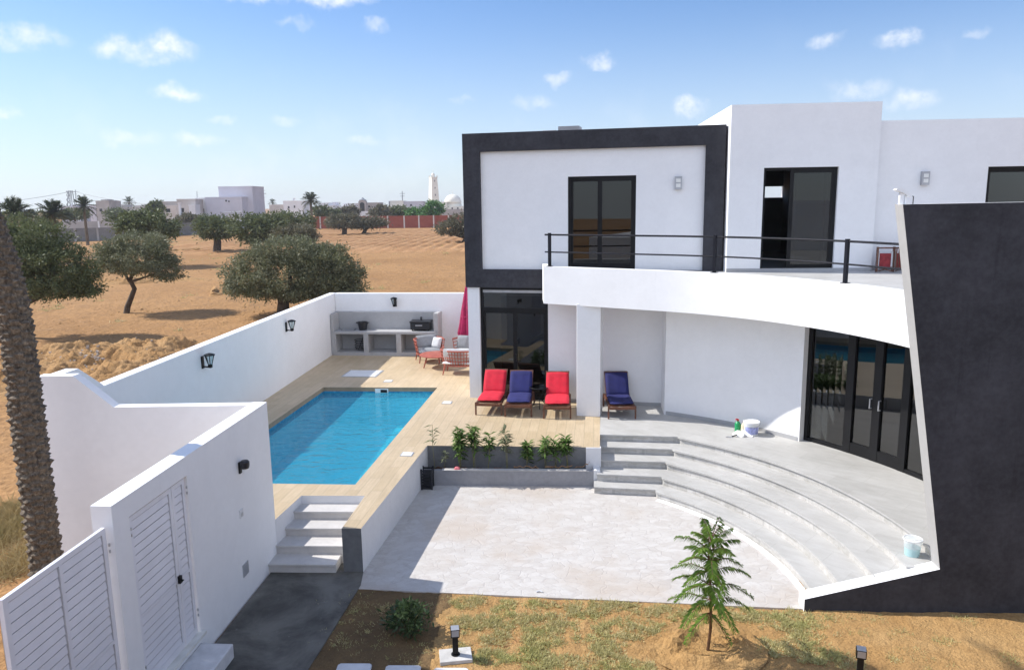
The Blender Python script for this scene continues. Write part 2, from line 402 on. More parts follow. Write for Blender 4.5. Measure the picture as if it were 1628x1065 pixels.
def mk_paving():
    t = newmat('crazy_paving')
    wv = t.noise(t.co, 2.4, 3, .5, out=1)
    p = t.vmath('ADD', t.co, t.vmath('MULTIPLY', t.vmath('SUBTRACT', wv, (.5, .5, .5)), (.25, .25, 0)))
    mp = t.add('ShaderNodeMapping'); t.l.new(p, mp.inputs[0]); mp.inputs['Scale'].default_value = (1.1, 2.1, .001); mp.inputs['Rotation'].default_value = (0, 0, R(12))
    v = t.add('ShaderNodeTexVoronoi', feature='F1'); v.inputs['Scale'].default_value = 4.2; t.l.new(mp.outputs[0], v.inputs['Vector'])
    e = t.add('ShaderNodeTexVoronoi', feature='DISTANCE_TO_EDGE'); e.inputs['Scale'].default_value = 4.2; t.l.new(mp.outputs[0], e.inputs['Vector'])
    s = t.add('ShaderNodeSeparateColor'); t.l.new(v.outputs['Color'], s.inputs[0])
    stone = t.mix(s.outputs[0], (.47, .445, .415, 1), (.535, .515, .49, 1))
    stone = t.mix(t.ramp(t.noise(t.co, 5, 6, .7, .5), .45, .75), stone, (.43, .395, .365, 1))
    joint = t.math('MULTIPLY', t.ramp(e.outputs[0], .06, .01), t.ramp(t.noise(t.co, 1.6, 4, .6), .35, .65, .05, .38))
    col = t.mix(joint, stone, (.36, .33, .31, 1))
    col = t.mix(t.ramp(t.noise(t.co, .55, 5, .6), .46, .70, 0, .6), col, (.43, .355, .285, 1))
    col = t.mix(t.math('MULTIPLY', t.ramp(t.noise(t.co, 16, 5, .75, .8), .52, .72), t.ramp(t.noise(t.co, 2.1, 4, .6), .4, .65)), col, (.40, .36, .33, 1))
    t.set(t.b, 'Base Color', col); t.b.inputs['Roughness'].default_value = .8
    bump(t, t.math('ADD', t.ramp(e.outputs[0], 0, .06), t.math('MULTIPLY', t.noise(t.co, 30, 3), .5)), .3, .01)
    return t.mat
PAVING = mk_paving()

def mk_drive():
    t = newmat('stained_concrete')
    a = t.noise(t.co, 1.3, 6, .65, .4); b = t.noise(t.co, 9, 5, .6)
    col = t.mix(t.ramp(a, .32, .68), (.06, .056, .048, 1), (.165, .156, .135, 1))
    col = t.mix(t.ramp(b, .6, .8, 0, .4), col, (.28, .27, .25, 1))
    t.set(t.b, 'Base Color', col); t.b.inputs['Roughness'].default_value = .85
    bump(t, t.math('ADD', b, t.noise(t.co, 60, 3)), .3, .01); return t.mat
DRIVE = mk_drive()

def mk_soil(name, c1, c2, c3, s1=.6, s2=5, bs=.6, bd=.05, furrow=None):
    t = newmat(name)
    a = t.noise(t.co, s1, 6, .62, .3); b = t.noise(t.co, s2, 6, .65); c = t.noise(t.co, s2 * 6, 4, .6)
    col = t.mix(t.ramp(a, .3, .7), c4(c1), c4(c2)); col = t.mix(t.ramp(b, .48, .8, 0, .8), col, c4(c3))
    col = t.mix(1, col, t.mix(t.ramp(c, .3, .7), (.82, .81, .8, 1), (1.12, 1.12, 1.1, 1)), 'MULTIPLY')
    h = t.math('ADD', t.math('MULTIPLY', b, 1.2), t.math('MULTIPLY', c, .4))
    if furrow:
        mp = t.add('ShaderNodeMapping'); t.l.new(t.co, mp.inputs[0]); mp.inputs['Rotation'].default_value = (0, 0, furrow[0])
        wv = t.add('ShaderNodeTexWave', wave_type='BANDS', bands_direction='X'); t.l.new(mp.outputs[0], wv.inputs[0])
        wv.inputs['Scale'].default_value = furrow[1]; wv.inputs['Distortion'].default_value = 3; wv.inputs['Detail'].default_value = 2; wv.inputs['Detail Scale'].default_value = .6
        h = t.math('ADD', h, t.math('MULTIPLY', wv.outputs['Fac'], furrow[2])); bs = 1
        col = t.mix(t.math('MULTIPLY', wv.outputs['Fac'], .45), col, c4(c2))
    t.set(t.b, 'Base Color', col); t.b.inputs['Roughness'].default_value = .95; t.b.inputs['Specular IOR Level'].default_value = .15
    bump(t, h, bs, bd); return t.mat
FIELD = mk_soil('field_soil', (.31, .17, .072), (.41, .235, .105), (.25, .155, .085), .06, .9, 1.0, .22)
PLOUGH = mk_soil('ploughed_soil', (.38, .20, .09), (.48, .28, .14), (.33, .18, .085), .2, 1.2, .9, .2)
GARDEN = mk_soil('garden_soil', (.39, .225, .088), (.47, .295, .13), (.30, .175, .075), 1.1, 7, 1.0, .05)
SHADESOIL = mk_soil('shade_tinted_soil', (.13, .085, .045), (.20, .13, .065), (.09, .065, .035), 1.4, 8, .9, .04)  # dark earth tone with some shade worked into the colour
MOUND = mk_soil('mound_soil', (.44, .25, .105), (.52, .325, .16), (.36, .21, .10), .8, 5, 1, .12)
RUBBLE = M('pale_rubble', (.42, .37, .32), .9, .25, 2, .6, 20, bd=.03)

def mk_leaf(name, c1, c2, c3=None, rough=.55, trans=.25):
    t = newmat(name); t.n.remove(t.b)
    g = t.add('ShaderNodeNewGeometry'); r_ = g.outputs['Random Per Island']
    n = t.noise(t.co, 1.1, 3, .6)
    col = t.mix(r_, c4(c1), c4(c2))
    if c3: col = t.mix(t.ramp(n, .42, .68), col, c4(c3))
    b = t.add('ShaderNodeBsdfPrincipled'); t.set(b, 'Base Color', col); b.inputs['Roughness'].default_value = rough; b.inputs['Specular IOR Level'].default_value = .3
    tl = t.add('ShaderNodeBsdfTranslucent'); t.set(tl, 0, col)
    mx = t.add('ShaderNodeMixShader'); mx.inputs[0].default_value = trans; t.l.new(b.outputs[0], mx.inputs[1]); t.l.new(tl.outputs[0], mx.inputs[2]); t.l.new(mx.outputs[0], t.out.inputs[0])
    return t.mat
OLIVE = mk_leaf('olive_leaf', (.10, .11, .055), (.27, .275, .17), (.16, .17, .08))
OLIVED = mk_leaf('dark_olive_leaf', (.065, .085, .034), (.18, .205, .10), (.115, .135, .05))
OLIVEG = mk_leaf('grey_olive_leaf', (.12, .115, .075), (.20, .185, .125), (.13, .125, .07))
GREENL = mk_leaf('bright_leaf', (.055, .15, .035), (.11, .24, .06), (.07, .17, .04))
PALML = mk_leaf('palm_leaf', (.035, .055, .025), (.085, .105, .05))
PLANTL = mk_leaf('oleander_leaf', (.07, .14, .03), (.19, .29, .08), None, .4, .3)
PLANTG = mk_leaf('grey_green_leaf', (.14, .16, .09), (.24, .26, .15), None, .45, .3)
SHRUBL = mk_leaf('shrub_leaf', (.03, .055, .02), (.09, .14, .06), None, .4, .25)
PINEL = mk_leaf('araucaria_needle', (.075, .165, .025), (.24, .37, .07), None, .5, .35)
SCRUBL = mk_leaf('dry_scrub', (.30, .22, .10), (.46, .36, .18), (.26, .21, .09), .8, .2)
GRASSL = mk_leaf('dry_grass', (.42, .38, .15), (.64, .56, .32), (.46, .45, .18), .7, .3)

def mk_palmbark():
    t = newmat('palm_bark')
    mp = t.add('ShaderNodeMapping'); t.l.new(t.co, mp.inputs[0]); mp.inputs['Scale'].default_value = (5, 5, 1.2)
    a = t.noise(mp.outputs[0], 5, 5, .7); b = t.noise(t.co, 22, 4, .65)
    col = t.mix(t.ramp(a, .3, .7), (.055, .042, .031, 1), (.19, .148, .105, 1)); col = t.mix(t.ramp(b, .5, .75, 0, .7), col, (.36, .30, .225, 1))
    t.set(t.b, 'Base Color', col); t.b.inputs['Roughness'].default_value = .95; bump(t, t.math('ADD', a, b), .8, .03); return t.mat
PALMB = mk_palmbark()
def mk_brickwall(name, c1, c2, mort):
    t = newmat(name); sp_ = t.add('ShaderNodeSeparateXYZ'); t.l.new(t.co, sp_.inputs[0]); cb_ = t.add('ShaderNodeCombineXYZ')
    t.l.new(sp_.outputs[0], cb_.inputs[0]); t.l.new(sp_.outputs[2], cb_.inputs[1])
    br = t.add('ShaderNodeTexBrick'); t.l.new(cb_.outputs[0], br.inputs[0]); br.inputs['Scale'].default_value = 1
    br.inputs['Brick Width'].default_value = .5; br.inputs['Row Height'].default_value = .25; br.inputs['Mortar Size'].default_value = .02
    for i, c in enumerate((c1, c2, mort)): br.inputs[1 + i].default_value = c4(c)
    col = t.mix(t.ramp(t.noise(t.co, .25, 4), .4, .7, 0, .35), br.outputs[0], c4(tuple(x * .7 for x in c1)))
    t.set(t.b, 'Base Color', col); t.b.inputs['Roughness'].default_value = .9; return t.mat
REDBRICK = mk_brickwall('red_brick', (.25, .055, .035), (.31, .075, .05), (.26, .12, .09))
GREYBLOCK = mk_brickwall('grey_block', (.20, .19, .185), (.25, .24, .23), (.18, .17, .165))
CONC = M('far_concrete', (.40, .37, .35), .9, .12, .4)
FARWHITE = M('far_white_wall', (.74, .735, .74), .9, .06, .3)
FARLILAC = M('far_lilac_wall', (.58, .565, .61), .9, .06, .3)
FARBEIGE = M('far_beige_wall', (.54, .50, .47), .9, .12, .4)
MINW = M('minaret_white', (.78, .75, .66), .85, .06, .4)
WINDARK = M('dark_window', (.02, .02, .025), .3, .2)
STEELF = M('far_steel', (.22, .24, .27), .6, .1)

ZD, ZU = .71, 3.97          # terrace level and upper floor level

# ================================================================== ground and paving (the setting)
POOL = [(-5.91, 12.88), (-2.80, 12.65), (-2.02, 19.68), (-5.13, 19.91)]
def grow(poly, d):
    cx_ = sum(p[0] for p in poly) / len(poly); cy_ = sum(p[1] for p in poly) / len(poly)
    r_ = []
    for x, y in poly:
        l = math.hypot(x - cx_, y - cy_); r_.append((x + (x - cx_) / l * d, y + (y - cy_) / l * d))
    return r_
gm = MB(); hole = grow(POOL, .3); S = 1600
outer = [(-S, -200), (S, -200), (S, S), (-S, S)]
for i in range(4):
    j = (i + 1) % 4; gm.poly([(*outer[i], -.03), (*outer[j], -.03), (*hole[j], -.03), (*hole[i], -.03)])
tag(gm.build('ground', FIELD, origin=(0, 0, 0)), kind='structure')
from mathutils import noise as mn
def garden_z(x, y):
    z = -.018 + .022 * mn.fractal(Vector((x * 1.6, y * 1.6, 7.3)), .9, 2.1, 5) + .012 * mn.noise(Vector((x * 9, y * 9, 2)))
    edge = 10.29 - (x + 2.32) * .116
    lim = -.010 if y > edge - .12 and x < 4.1 else .05
    if x < -2.1: lim = min(lim, -.004)
    if x > 4.0: z += .02
    return max(min(z, lim), -.045)
def garden_grid(name, mat, x0, x1, y0, y1, nx, ny, off, keep=lambda x, y: True):
    g = MB(); ids = {}
    for i in range(nx + 1):
        for j in range(ny + 1):
            x = x0 + (x1 - x0) * i / nx; y = y0 + (y1 - y0) * j / ny; ids[i, j] = len(g.v); g.v.append((x, y, garden_z(x, y) + off))
    for i in range(nx):
        for j in range(ny):
            c = g.v[ids[i, j]]
            if keep(c[0], c[1]): g.f.append((ids[i, j], ids[i + 1, j], ids[i + 1, j + 1], ids[i, j + 1])); g.m.append(0)
    tag(g.build(name, mat, origin=(0, 0, 0), smooth='all'), kind='structure')
garden_grid('garden_soil', GARDEN, -2.75, 12.0, 4.0, 10.36, 230, 120, 0, lambda x, y: x > -2.36 - (10.4 - y) * .12)
pl = MB(); fx0, fx1, fy0, fy1 = -52, -2, 88, 176; NXf, NYf = 170, 60
for i in range(NXf + 1):
    for j in range(NYf + 1):
        x = fx0 + (fx1 - fx0) * i / NXf; y = fy0 + (fy1 - fy0) * j / NYf; x += .12 * (y - 88) * .12
        e = max(0, min(1, 10 * i / NXf, 10 * (1 - i / NXf), 8 * j / NYf, 8 * (1 - j / NYf)))
        ph = (x - .10 * (y - 88) + .9 * math.sin(y * .06 + x * .04)) * 2 * math.pi / 1.75
        pl.v.append((x, y, -.06 + e * (.16 + .13 * math.sin(ph) + .05 * math.sin(x * 7.1 + y * 3.3))))
for i in range(NXf):
    for j in range(NYf): a = i * (NYf + 1) + j; pl.f.append((a, a + NYf + 1, a + NYf + 2, a + 1)); pl.m.append(0)
tag(pl.build('ploughed_field', PLOUGH, origin=(0, 0, 0), smooth='all'), kind='structure')
garden_grid('shade_tinted_patch', SHADESOIL, -2.75, -.6, 4.0, 10.36, 60, 160, .004, lambda x, y: -2.34 - (10.4 - y) * .117 < x < -1.02 + .16 * mn.noise(Vector((x * 2, y * 2.3, .5))) + .08 * mn.noise(Vector((x * 9, y * 9, .5))))  # soil coloured darker over the shaded strip by the driveway, deepening its shade
dv = MB(); dv.prism([(-3.75, 11.1), (-4.3, 3.0), (-3.2, 3.0), (-2.54, 8.34), (-2.30, 10.4), (-2.34, 10.83), (-2.7, 11.1)], -.06, .006)
tag(dv.build('driveway', DRIVE, origin=(0, 0, 0)), kind='structure')
cc = (-.42, 10.15)
def arc(c, r, a0, a1, n=24): return [(c[0] + r * math.cos(R(a0 + (a1 - a0) * i / n)), c[1] + r * math.sin(R(a0 + (a1 - a0) * i / n))) for i in range(n + 1)]
pt = MB(); pt.prism([(-2.32, 10.30), (3.97, 9.57), (4.9, 9.6), (4.9, 12), (2.9, 14.4), (-1.9, 14.5), (-2.34, 10.85)], -.06, 0)
tag(pt.build('patio', PAVING, origin=(0, 0, 0)), kind='structure')

# wood-look terrace around the pool, with the pool cut out of it
O = [(-6.93, 11.2), (-3.765, 11.2), (-3.62, 12.17), (-2.53, 12.12), (-2.64, 10.82), (-2.34, 10.81), (-1.76, 14.77), (1.73, 14.5), (1.98, 16.6), (2.17, 18.2), (2.9, 25.1), (-6.05, 25.2)]
OM = [1, 1, 1, 1, 2, 1, 2, 1, 1, 1, 1, 1]
def holed(outer_, inner_, z):
    import bmesh
    bm = bmesh.new(); es = []
    for loop in (outer_, inner_):
        vs = [bm.verts.new((x, y, z)) for x, y in loop]
        es += [bm.edges.new((vs[i], vs[(i + 1) % len(vs)])) for i in range(len(vs))]
    bmesh.ops.triangle_fill(bm, use_beauty=True, edges=es)
    bm.verts.index_update()
    tri = [[tuple(v.co) for v in f.verts] for f in bm.faces]; bm.free()
    return tri
tm = MB()
for t_ in holed(O, POOL, ZD):
    a, b, c_ = (Vector(x) for x in t_)
    if (b - a).cross(c_ - a).z < 0: t_ = t_[::-1]
    tm.poly(t_, 0)
for i, m_ in enumerate(OM):
    a, b = O[i], O[(i + 1) % len(O)]
    tm.poly([(*a, -.05), (*b, -.05), (*b, ZD), (*a, ZD)], m_)
tag(tm.build('terrace', [DECK, WHITE2, PLANTERG], origin=(0, 0, 0)), kind='structure')

# ------------------------------------------------------------------ swimming pool
pool = thing('swimming_pool', (-3.9, 16.3, -.30), 'blue mosaic rectangular swimming pool sunk in the wood-look terrace', 'pool')
pm = MB(); pm.poly([(*p, -.30) for p in POOL])
for i in range(4):
    a, b = POOL[i], POOL[(i + 1) % 4]
    pm.poly([(*b, -.30), (*a, -.30), (*a, .42), (*b, .42)])
pm.build('basin', MOSAIC, pool)
pw = MB(); pe = MB()
for i in range(4):
    a, b = POOL[i], POOL[(i + 1) % 4]
    pw.poly([(*b, .42), (*a, .42), (*a, .60), (*b, .60)]); pe.poly([(*b, .60), (*a, .60), (*a, ZD), (*b, ZD)])
pw.build('waterline_tiles', MOSAICW, pool); pe.build('coping_edge', DECKSIDE, pool)
FP = Fr((-5.13, 19.91), B=(-2.02, 19.68))
sk = MB(); sk.box(1.42, 1.78, .003, .015, .55, .675, FP); sk.box(1.57, 1.75, .015, .018, .57, .65, FP, 1)
sk.build('skimmer', [WHITEPL, BLACKM], pool)
wm = MB(); n_ = 12
wm.poly([(*p, .565) for p in POOL]); tag(wm.build('water', WATER, origin=(0, 0, 0)), kind='structure')

# flush things in the terrace
gr = thing('drain_grate', (-4.45, 21.5, ZD), 'pale flat access grate set in the terrace behind the pool', 'grate')
FG = Fr((-4.93, 21.13), B=(-3.89, 21.02))
g_ = MB(); g_.box(0, 1.04, -.86, 0, ZD, ZD + .008, FG); g_.build('frame', METALG, gr)
g_ = MB()
for k in range(5): g_.box(.05, .99, -.82 + k * .16, -.70 + k * .16, ZD + .008, ZD + .016, FG)
g_.build('panel', WHITEPL, gr)
for k, (x, y, l) in enumerate([(-3.47, 20.5, 'white square floor light on the terrace behind the pool'), (-1.63, 18.11, 'white square floor light on the terrace beside the house corner'), (-2.10, 14.24, 'white square floor light on the terrace between pool and planter')]):
    t_ = thing('floor_light', (x, y, ZD), l, 'floor light', 'flush lights in the terrace', -POOLROT)
    b = MB(); b.prism([(-.12, -.12), (.12, -.12), (.12, .12), (-.12, .12)], 0, .006); b.build('rim', METALG, t_, True)
    b = MB(); b.prism([(-.1, -.1), (.1, -.1), (.1, .1), (-.1, .1)], .006, .012); b.build('lens', WHITEPL, t_, True)

# ------------------------------------------------------------------ boundary wall
bw = thing('boundary_wall', (-6.3, 18, 0), 'long white plastered boundary wall left of and behind the pool', 'wall')
m = MB(); m.prism([(-6.80, 11.40), (-5.87, 25.1), (-6.09, 25.12), (-7.03, 11.40)], -.1, 2.68); m.build('side_wall', WHITE, bw, bevel=.012)
FB = Fr((-5.874, 24.95), B=(0.6, 24.24))
m = MB(); m.box(0, 6.4, -.22, 0, -.1, 2.676, FB); m.build('rear_wall', WHITE, bw, bevel=.012)

# ------------------------------------------------------------------ entrance wall with the two gates
ew = thing('entrance_wall', (-4.0, 9.2, 0), 'angular white entrance wall with a sloped shoulder beside the palm trunk', 'wall')
GA = Fr((-3.77, 11.21), B=(-4.06, 7.21))
m = MB(); m.box(0, 2.53, 0, .22, -.1, 2.61, GA).box(2.53, 3.75, 0, .22, 2.375, 2.61, GA).box(2.53, 3.75, 0, .22, -.1, .29, GA).box(3.75, 4.03, 0, .22, -.1, 2.61, GA)
m.build('gate_wall', WHITE, ew)
FX = Fr((0, 11.03), 0)
m = MB(); m.profile(FX, [(-3.985, -.1), (-3.985, 2.608), (-6.02, 2.608), (-6.58, 3.10), (-7.12, 3.10), (-7.12, -.1)], -.182, 0); m.build('front_wall', WHITE, ew)
FS = Fr((-6.83, 11.212), B=(-6.76, 12.24))
m = MB(); m.profile(FS, [(0, -.1), (0, 3.098), (.36, 3.098), (.95, 2.69), (.95, -.1)], -.20, .0); m.build('end_wall', WHITE, ew)
m = MB(); m.box(2.56, 3.78, -.42, -.003, .0, .19, GA); m.build('door_step', SLABM, ew, bevel=.012)
m = MB(); m.box(2.50, 3.78, -.06, .2, .291, .325, GA); m.build('threshold', MARBLE, ew)

def louvre(parent, fr, s0, s1, n, z0, z1, name='leaf', mids=(), stiles=()):
    """painted steel gate leaf: stiles and rails, louvre slats, backing sheet; n = face towards the yard, body goes to +n"""
    f = MB(); fw_ = .055
    f.box(s0, s0 + fw_, n, n + .04, z0, z1, fr); f.box(s1 - fw_, s1, n, n + .04, z0, z1, fr)
    f.box(s0 + fw_, s1 - fw_, n + .001, n + .039, z1 - fw_, z1, fr); f.box(s0 + fw_, s1 - fw_, n + .001, n + .039, z0, z0 + fw_ * 1.6, fr)
    for z in mids: f.box(s0 + fw_, s1 - fw_, n + .001, n + .039, z - .02, z + .02, fr)
    for s_ in stiles: f.box(s_ - .022, s_ + .022, n - .001, n + .041, z0 + fw_, z1 - fw_, fr)
    lf = f.build(name, METALW, parent)
    edges = [s0 + fw_] + [s_ for s_ in stiles] + [s1 - fw_]
    for a, b in zip(edges[:-1], edges[1:]):
        sl = MB()
        a2, b2 = a + (.024 if a in stiles else 0) + .018, b - (.024 if b in stiles else 0) - .003
        zz = [z0 + fw_ * 1.6] + [v for mz in mids for v in (mz - .02, mz + .02)] + [z1 - fw_]
        for za, zb in zip(zz[0::2], zz[1::2]):
            ns = max(1, round((zb - za) / .098)); pt_ = (zb - za) / ns
            for kk in range(ns):
                z = za + kk * pt_ + .004
                pr = [(n + .002, z), (n + .014, z), (n + .022, z + pt_ - .014), (n + .010, z + pt_ - .014)]
                b0 = len(sl.v)
                sl.v += [fr.p(a2, p[0], p[1]) for p in pr] + [fr.p(b2, p[0], p[1]) for p in pr]
                for k in range(4):
                    k2 = (k + 1) % 4; sl.f.append((b0 + k, b0 + k2, b0 + 4 + k2, b0 + 4 + k)); sl.m.append(0)
                sl.f += [(b0 + 3, b0 + 2, b0 + 1, b0), (b0 + 4, b0 + 5, b0 + 6, b0 + 7)]; sl.m += [0, 0]
        sl.build('slats', METALW, lf)
    bk = MB(); bk.box(s0 + .02, s1 - .02, n + .060, n + .064, z0 + .02, z1 - .02, fr); bk.build('backing_sheet', METALG, lf)
    return lf
pg = thing('pedestrian_gate', GA.p(3.14, .05, .33), 'white louvred double-leaf pedestrian gate set in the entrance wall', 'gate')
louvre(pg, GA, 2.565, 2.86, .02, .335, 2.355, mids=(1.2,))
big = louvre(pg, GA, 2.87, 3.735, .02, .335, 2.355, mids=(1.2,))
m = MB(); m.box(2.86, 2.91, -.012, .02, 1.17, 1.26, GA); m.tube([GA.p(2.885, -.01, 1.21), GA.p(2.885, -.04, 1.21), GA.p(2.96, -.04, 1.21)], .007, 6); m.build('latch', BLACKM, pg)
for s_, z in ((2.555, 2.15), (2.555, .55), (3.74, 2.15), (3.74, .55)):
    for dz in (0, .07): m = MB(); m.tube([GA.p(s_, .0, z + dz), GA.p(s_, .0, z + dz + .03)], .010, 8); m.build('hinge', METALG, pg)
dg = thing('driveway_gate', GA.p(4.8, .1, .05), 'white louvred driveway gate leaf standing at the wall end', 'gate')
dl = louvre(dg, GA, 4.07, 5.48, .06, .08, 2.40, mids=(1.18,), stiles=(4.76,))
for z in (2.12, .5):
    for dz in (0, .07): m = MB(); m.tube([GA.p(4.05, .05, z + dz), GA.p(4.05, .05, z + dz + .03)], .010, 8); m.build('hinge', METALG, dg)
vt = thing('wall_vent', GA.p(1.17, 0, .40), 'small grey vent plate low on the entrance wall', 'vent')
m = MB(); m.box(1.08, 1.26, -.012, 0, .38, .56, GA); m.build('plate', METALG, vt)
m = MB(); [m.box(1.10, 1.24, -.017, -.012, .40 + k * .03, .412 + k * .03, GA) for k in range(5)]; m.build('louvres', METALG, vt)
vt = thing('wall_socket', GA.p(1.17, 0, 1.25), 'pale cover plate on the entrance wall above the grey vent', 'socket')
m = MB(); m.box(1.12, 1.22, -.015, 0, 1.25, 1.37, GA); m.build('plate', WHITE2, vt)
m = MB(); m.box(1.14, 1.20, -.02, -.015, 1.27, 1.32, GA); m.build('flap', METALG, vt)

# round black lamp on the gate wall
t_ = thing('wall_lamp', GA.p(1.11, 0, 1.98), 'black round hooded lamp on the entrance wall', 'wall lamp')
m = MB(); m.box(1.08, 1.14, -.025, 0, 1.88, 2.04, GA); m.build('backplate', BLACKM, t_)
m = MB(); m.lathe((0, 0, 0), [(.02, -.05), (.055, -.045), (.065, 0), (.065, .045), (.048, .065), (.01, .07)], 20)
m.xf(Matrix.Translation(Vector(GA.p(1.11, -.085, 2.0)))); m.build('shade', BLACKPL, t_, smooth=True)
m = MB(); m.lathe(GA.p(1.11, -.085, 1.93), [(.02, 0), (.04, .01), (.045, .03)], 16); m.build('diffuser', FROST, t_, smooth=True)

# lanterns on the boundary wall
def lantern(pos, nrm, label):
    t_ = thing('lantern', pos, label, 'wall lamp', 'lanterns on the boundary wall', math.atan2(nrm[1], nrm[0]))
    m = MB(); m.box(0, .025, -.045, .045, -.16, .10); m.build('backplate', BLACKM, t_, True)
    m = MB(); m.tube([(.02, 0, -.12), (.12, 0, -.13), (.17, 0, -.11)], .016, 6); m.lathe((.17, 0, -.15), [(.02, 0), (.045, .01), (.05, .06), (.035, .075)], 12); m.build('arm', BLACKM, t_, True)
    m = MB(); m.lathe((.17, 0, -.08), [(.04, 0), (.10, .20)], 12); m.build('glass', CLEARPL, t_, True)
    m = MB()
    for k in range(6):
        a = k * math.pi / 3; m.tube([(.17 + .043 * math.cos(a), .043 * math.sin(a), -.08), (.17 + .102 * math.cos(a), .102 * math.sin(a), .12)], .005, 4)
    m.build('cage', BLACKM, t_, True)
    m = MB(); m.lathe((.17, 0, .12), [(.112, 0), (.116, .012), (.07, .035), (.015, .05)], 14); m.build('cap', BLACKM, t_, True)
def onside(y): return (-6.80 + (y - 11.4) * .93 / 13.7, y)
NS = (1, -.068)
lantern((*onside(15.53), 2.38), NS, 'black lantern on the side wall nearest the entrance wall')
lantern((*onside(20.4), 2.33), NS, 'black lantern on the side wall nearest the outdoor kitchen')
lantern(FB.p(2.05, 0, 2.40), (FB.n[0], FB.n[1]), 'black lantern on the rear wall above the outdoor kitchen')

# ------------------------------------------------------------------ steps
es = thing('entrance_steps', (-3.1, 11.5, 0), 'white stone steps rising from the driveway to the pool terrace', 'steps')
FE = Fr((-3.62, 12.17), B=(-2.53, 12.12))
for k, (z, y0, y1) in enumerate([(.57, 0, .34), (.43, .33, .68), (.29, .67, 1.02), (.15, 1.01, 1.36)]):
    m = MB(); m.box(-.03 - .05 * k - .02, 1.06 - .045 * k, y0 - .02, y1 - .02, -.05, z - .035, FE); m.box(-.035 - .05 * k - .02, 1.065 - .045 * k, y0 - .02, y1, z - .035, z, FE)
    m.build('step', STONEW, es, bevel=.006)
cs = thing('curved_steps', (4.2, 12.6, 0), 'grey tiled steps curving like an amphitheatre round the patio', 'steps')
LS = [(1.84, 15.37), (1.81, 14.98), (1.76, 14.55), (1.70, 14.15), (1.61, 13.85)]
CS = [(3.44, 15.14), (3.25, 14.76), (3.04, 14.39), (2.88, 13.96), (2.71, 13.67)]
RS = [6.27, 5.84, 5.41, 4.97, 4.62]; ZS = [ZD, .57, .43, .285, .135]
def ang(p): return math.degrees(math.atan2(p[1] - cc[1], p[0] - cc[0]))
def yang(r, y): return math.degrees(math.asin((y - cc[1]) / r))
for k in range(1, 5):
    r = RS[k]; a0 = ang(CS[k]) - .8; outl = [(LS[k][0] - .06, LS[k][1] + .01), CS[k]] + arc(cc, r, a0, yang(r, 9.62), 40)
    r2 = r + .6; inn = arc(cc, r2, yang(r2, 9.62), a0 - 2, 40) + [(CS[k][0] + .25, CS[k][1] + .6), (LS[k][0] + .0, LS[k][1] + .6)]
    m = MB(); m.prism(outl + inn, -.04 - .003 * k, ZS[k] - .03, 1, 1)
    o2 = [(p[0] + (cc[0] - p[0]) * .006, p[1] + (cc[1] - p[1]) * .006) for p in outl]
    m.prism(o2 + inn, ZS[k] - .03, ZS[k], 0, 0)
    m.build('step', [TILE, RISER], cs)
eb = MB(); eb.prism(arc(cc, 4.60, ang(CS[4]) - 1.5, yang(4.6, 9.64), 40) + arc(cc, 4.50, yang(4.5, 9.64), ang(CS[4]) - 1.5, 40), -.02, .012); eb.build('edge_band', WHITE, cs)
r = RS[0]
tt = MB(); outl = [LS[0], CS[0]] + arc(cc, r, ang(CS[0]) - .8, yang(r, 9.62), 40)
rest = [(11.2, 9.64), (11.2, 25.1), (2.905, 25.1), (2.175, 18.2), (1.985, 16.6)]
tt.prism(outl + rest, -.05, ZD - .03, 1, 1); tt.prism([(p[0] + (cc[0] - p[0]) * .006, p[1] + (cc[1] - p[1]) * .006) for p in outl] + rest, ZD - .03, ZD + .002, 0, 0)
tag(tt.build('tiled_terrace', [TILE, RISER], origin=(0, 0, 0)), kind='structure')

# ------------------------------------------------------------------ planter
pn = thing('planter', (0, 14.5, 0), 'long low grey planter box between the pool terrace and the patio', 'planter')
FPn = Fr((-1.86, 14.40), B=(1.68, 14.21))
m = MB(); m.box(.0, 3.44, -.10, 0, -.05, .315, FPn); m.build('front_wall', PLANTERF, pn, bevel=.008)
m = MB(); m.box(.42, 3.30, -.106, .006, .3155, .325, FPn); m.build('rim', STONEW, pn)
m = MB(); m.box(3.44, 3.57, -.34, .002, -.05, .33, FPn); m.box(3.30, 3.60, -.36, -.26, .2, ZD - .002, FPn); m.build('end_wall', WHITE2, pn)
m = MB(); nx, ny = 50, 5
for i in range(nx):
    for j in range(ny):
        def sp_(a, b): return FPn.p(.02 + 3.40 * a / nx, -.10 - .34 * b / ny, .235 + .05 * math.sin(a * 1.7 + b) * math.cos(b * 2.1 + a * .6) + (.03 if (a * 7 + b * 3) % 5 == 0 else 0))
        m.poly([sp_(i, j), sp_(i + 1, j), sp_(i + 1, j + 1), sp_(i, j + 1)])
m.build('soil', SOILD, pn)

# ================================================================== villa
V = thing('villa', (-1.12, 18.57, 0), 'white modern villa with a charcoal framed upper storey and curved balcony', 'house')
F1 = Fr((-1.12, 18.57), R(-13.1)); F2 = Fr((4.82, 16.9), B=(7.96, 16.65))
m = MB(); m.box(.03, .33, -.32, -.02, ZD, 3.53, F1); m.box(2.05, 5.2, -.32, -.02, ZD, 3.53, F1)
m.box(.035, .28, -7, -.32, ZD, 3.53, F1); m.build('ground_floor_wall', WHITE, V)
m = MB(); m.box(2.06, 4.9, -.02, -.008, ZD, ZD + .08, F1); m.build('skirting', GREYP, V)
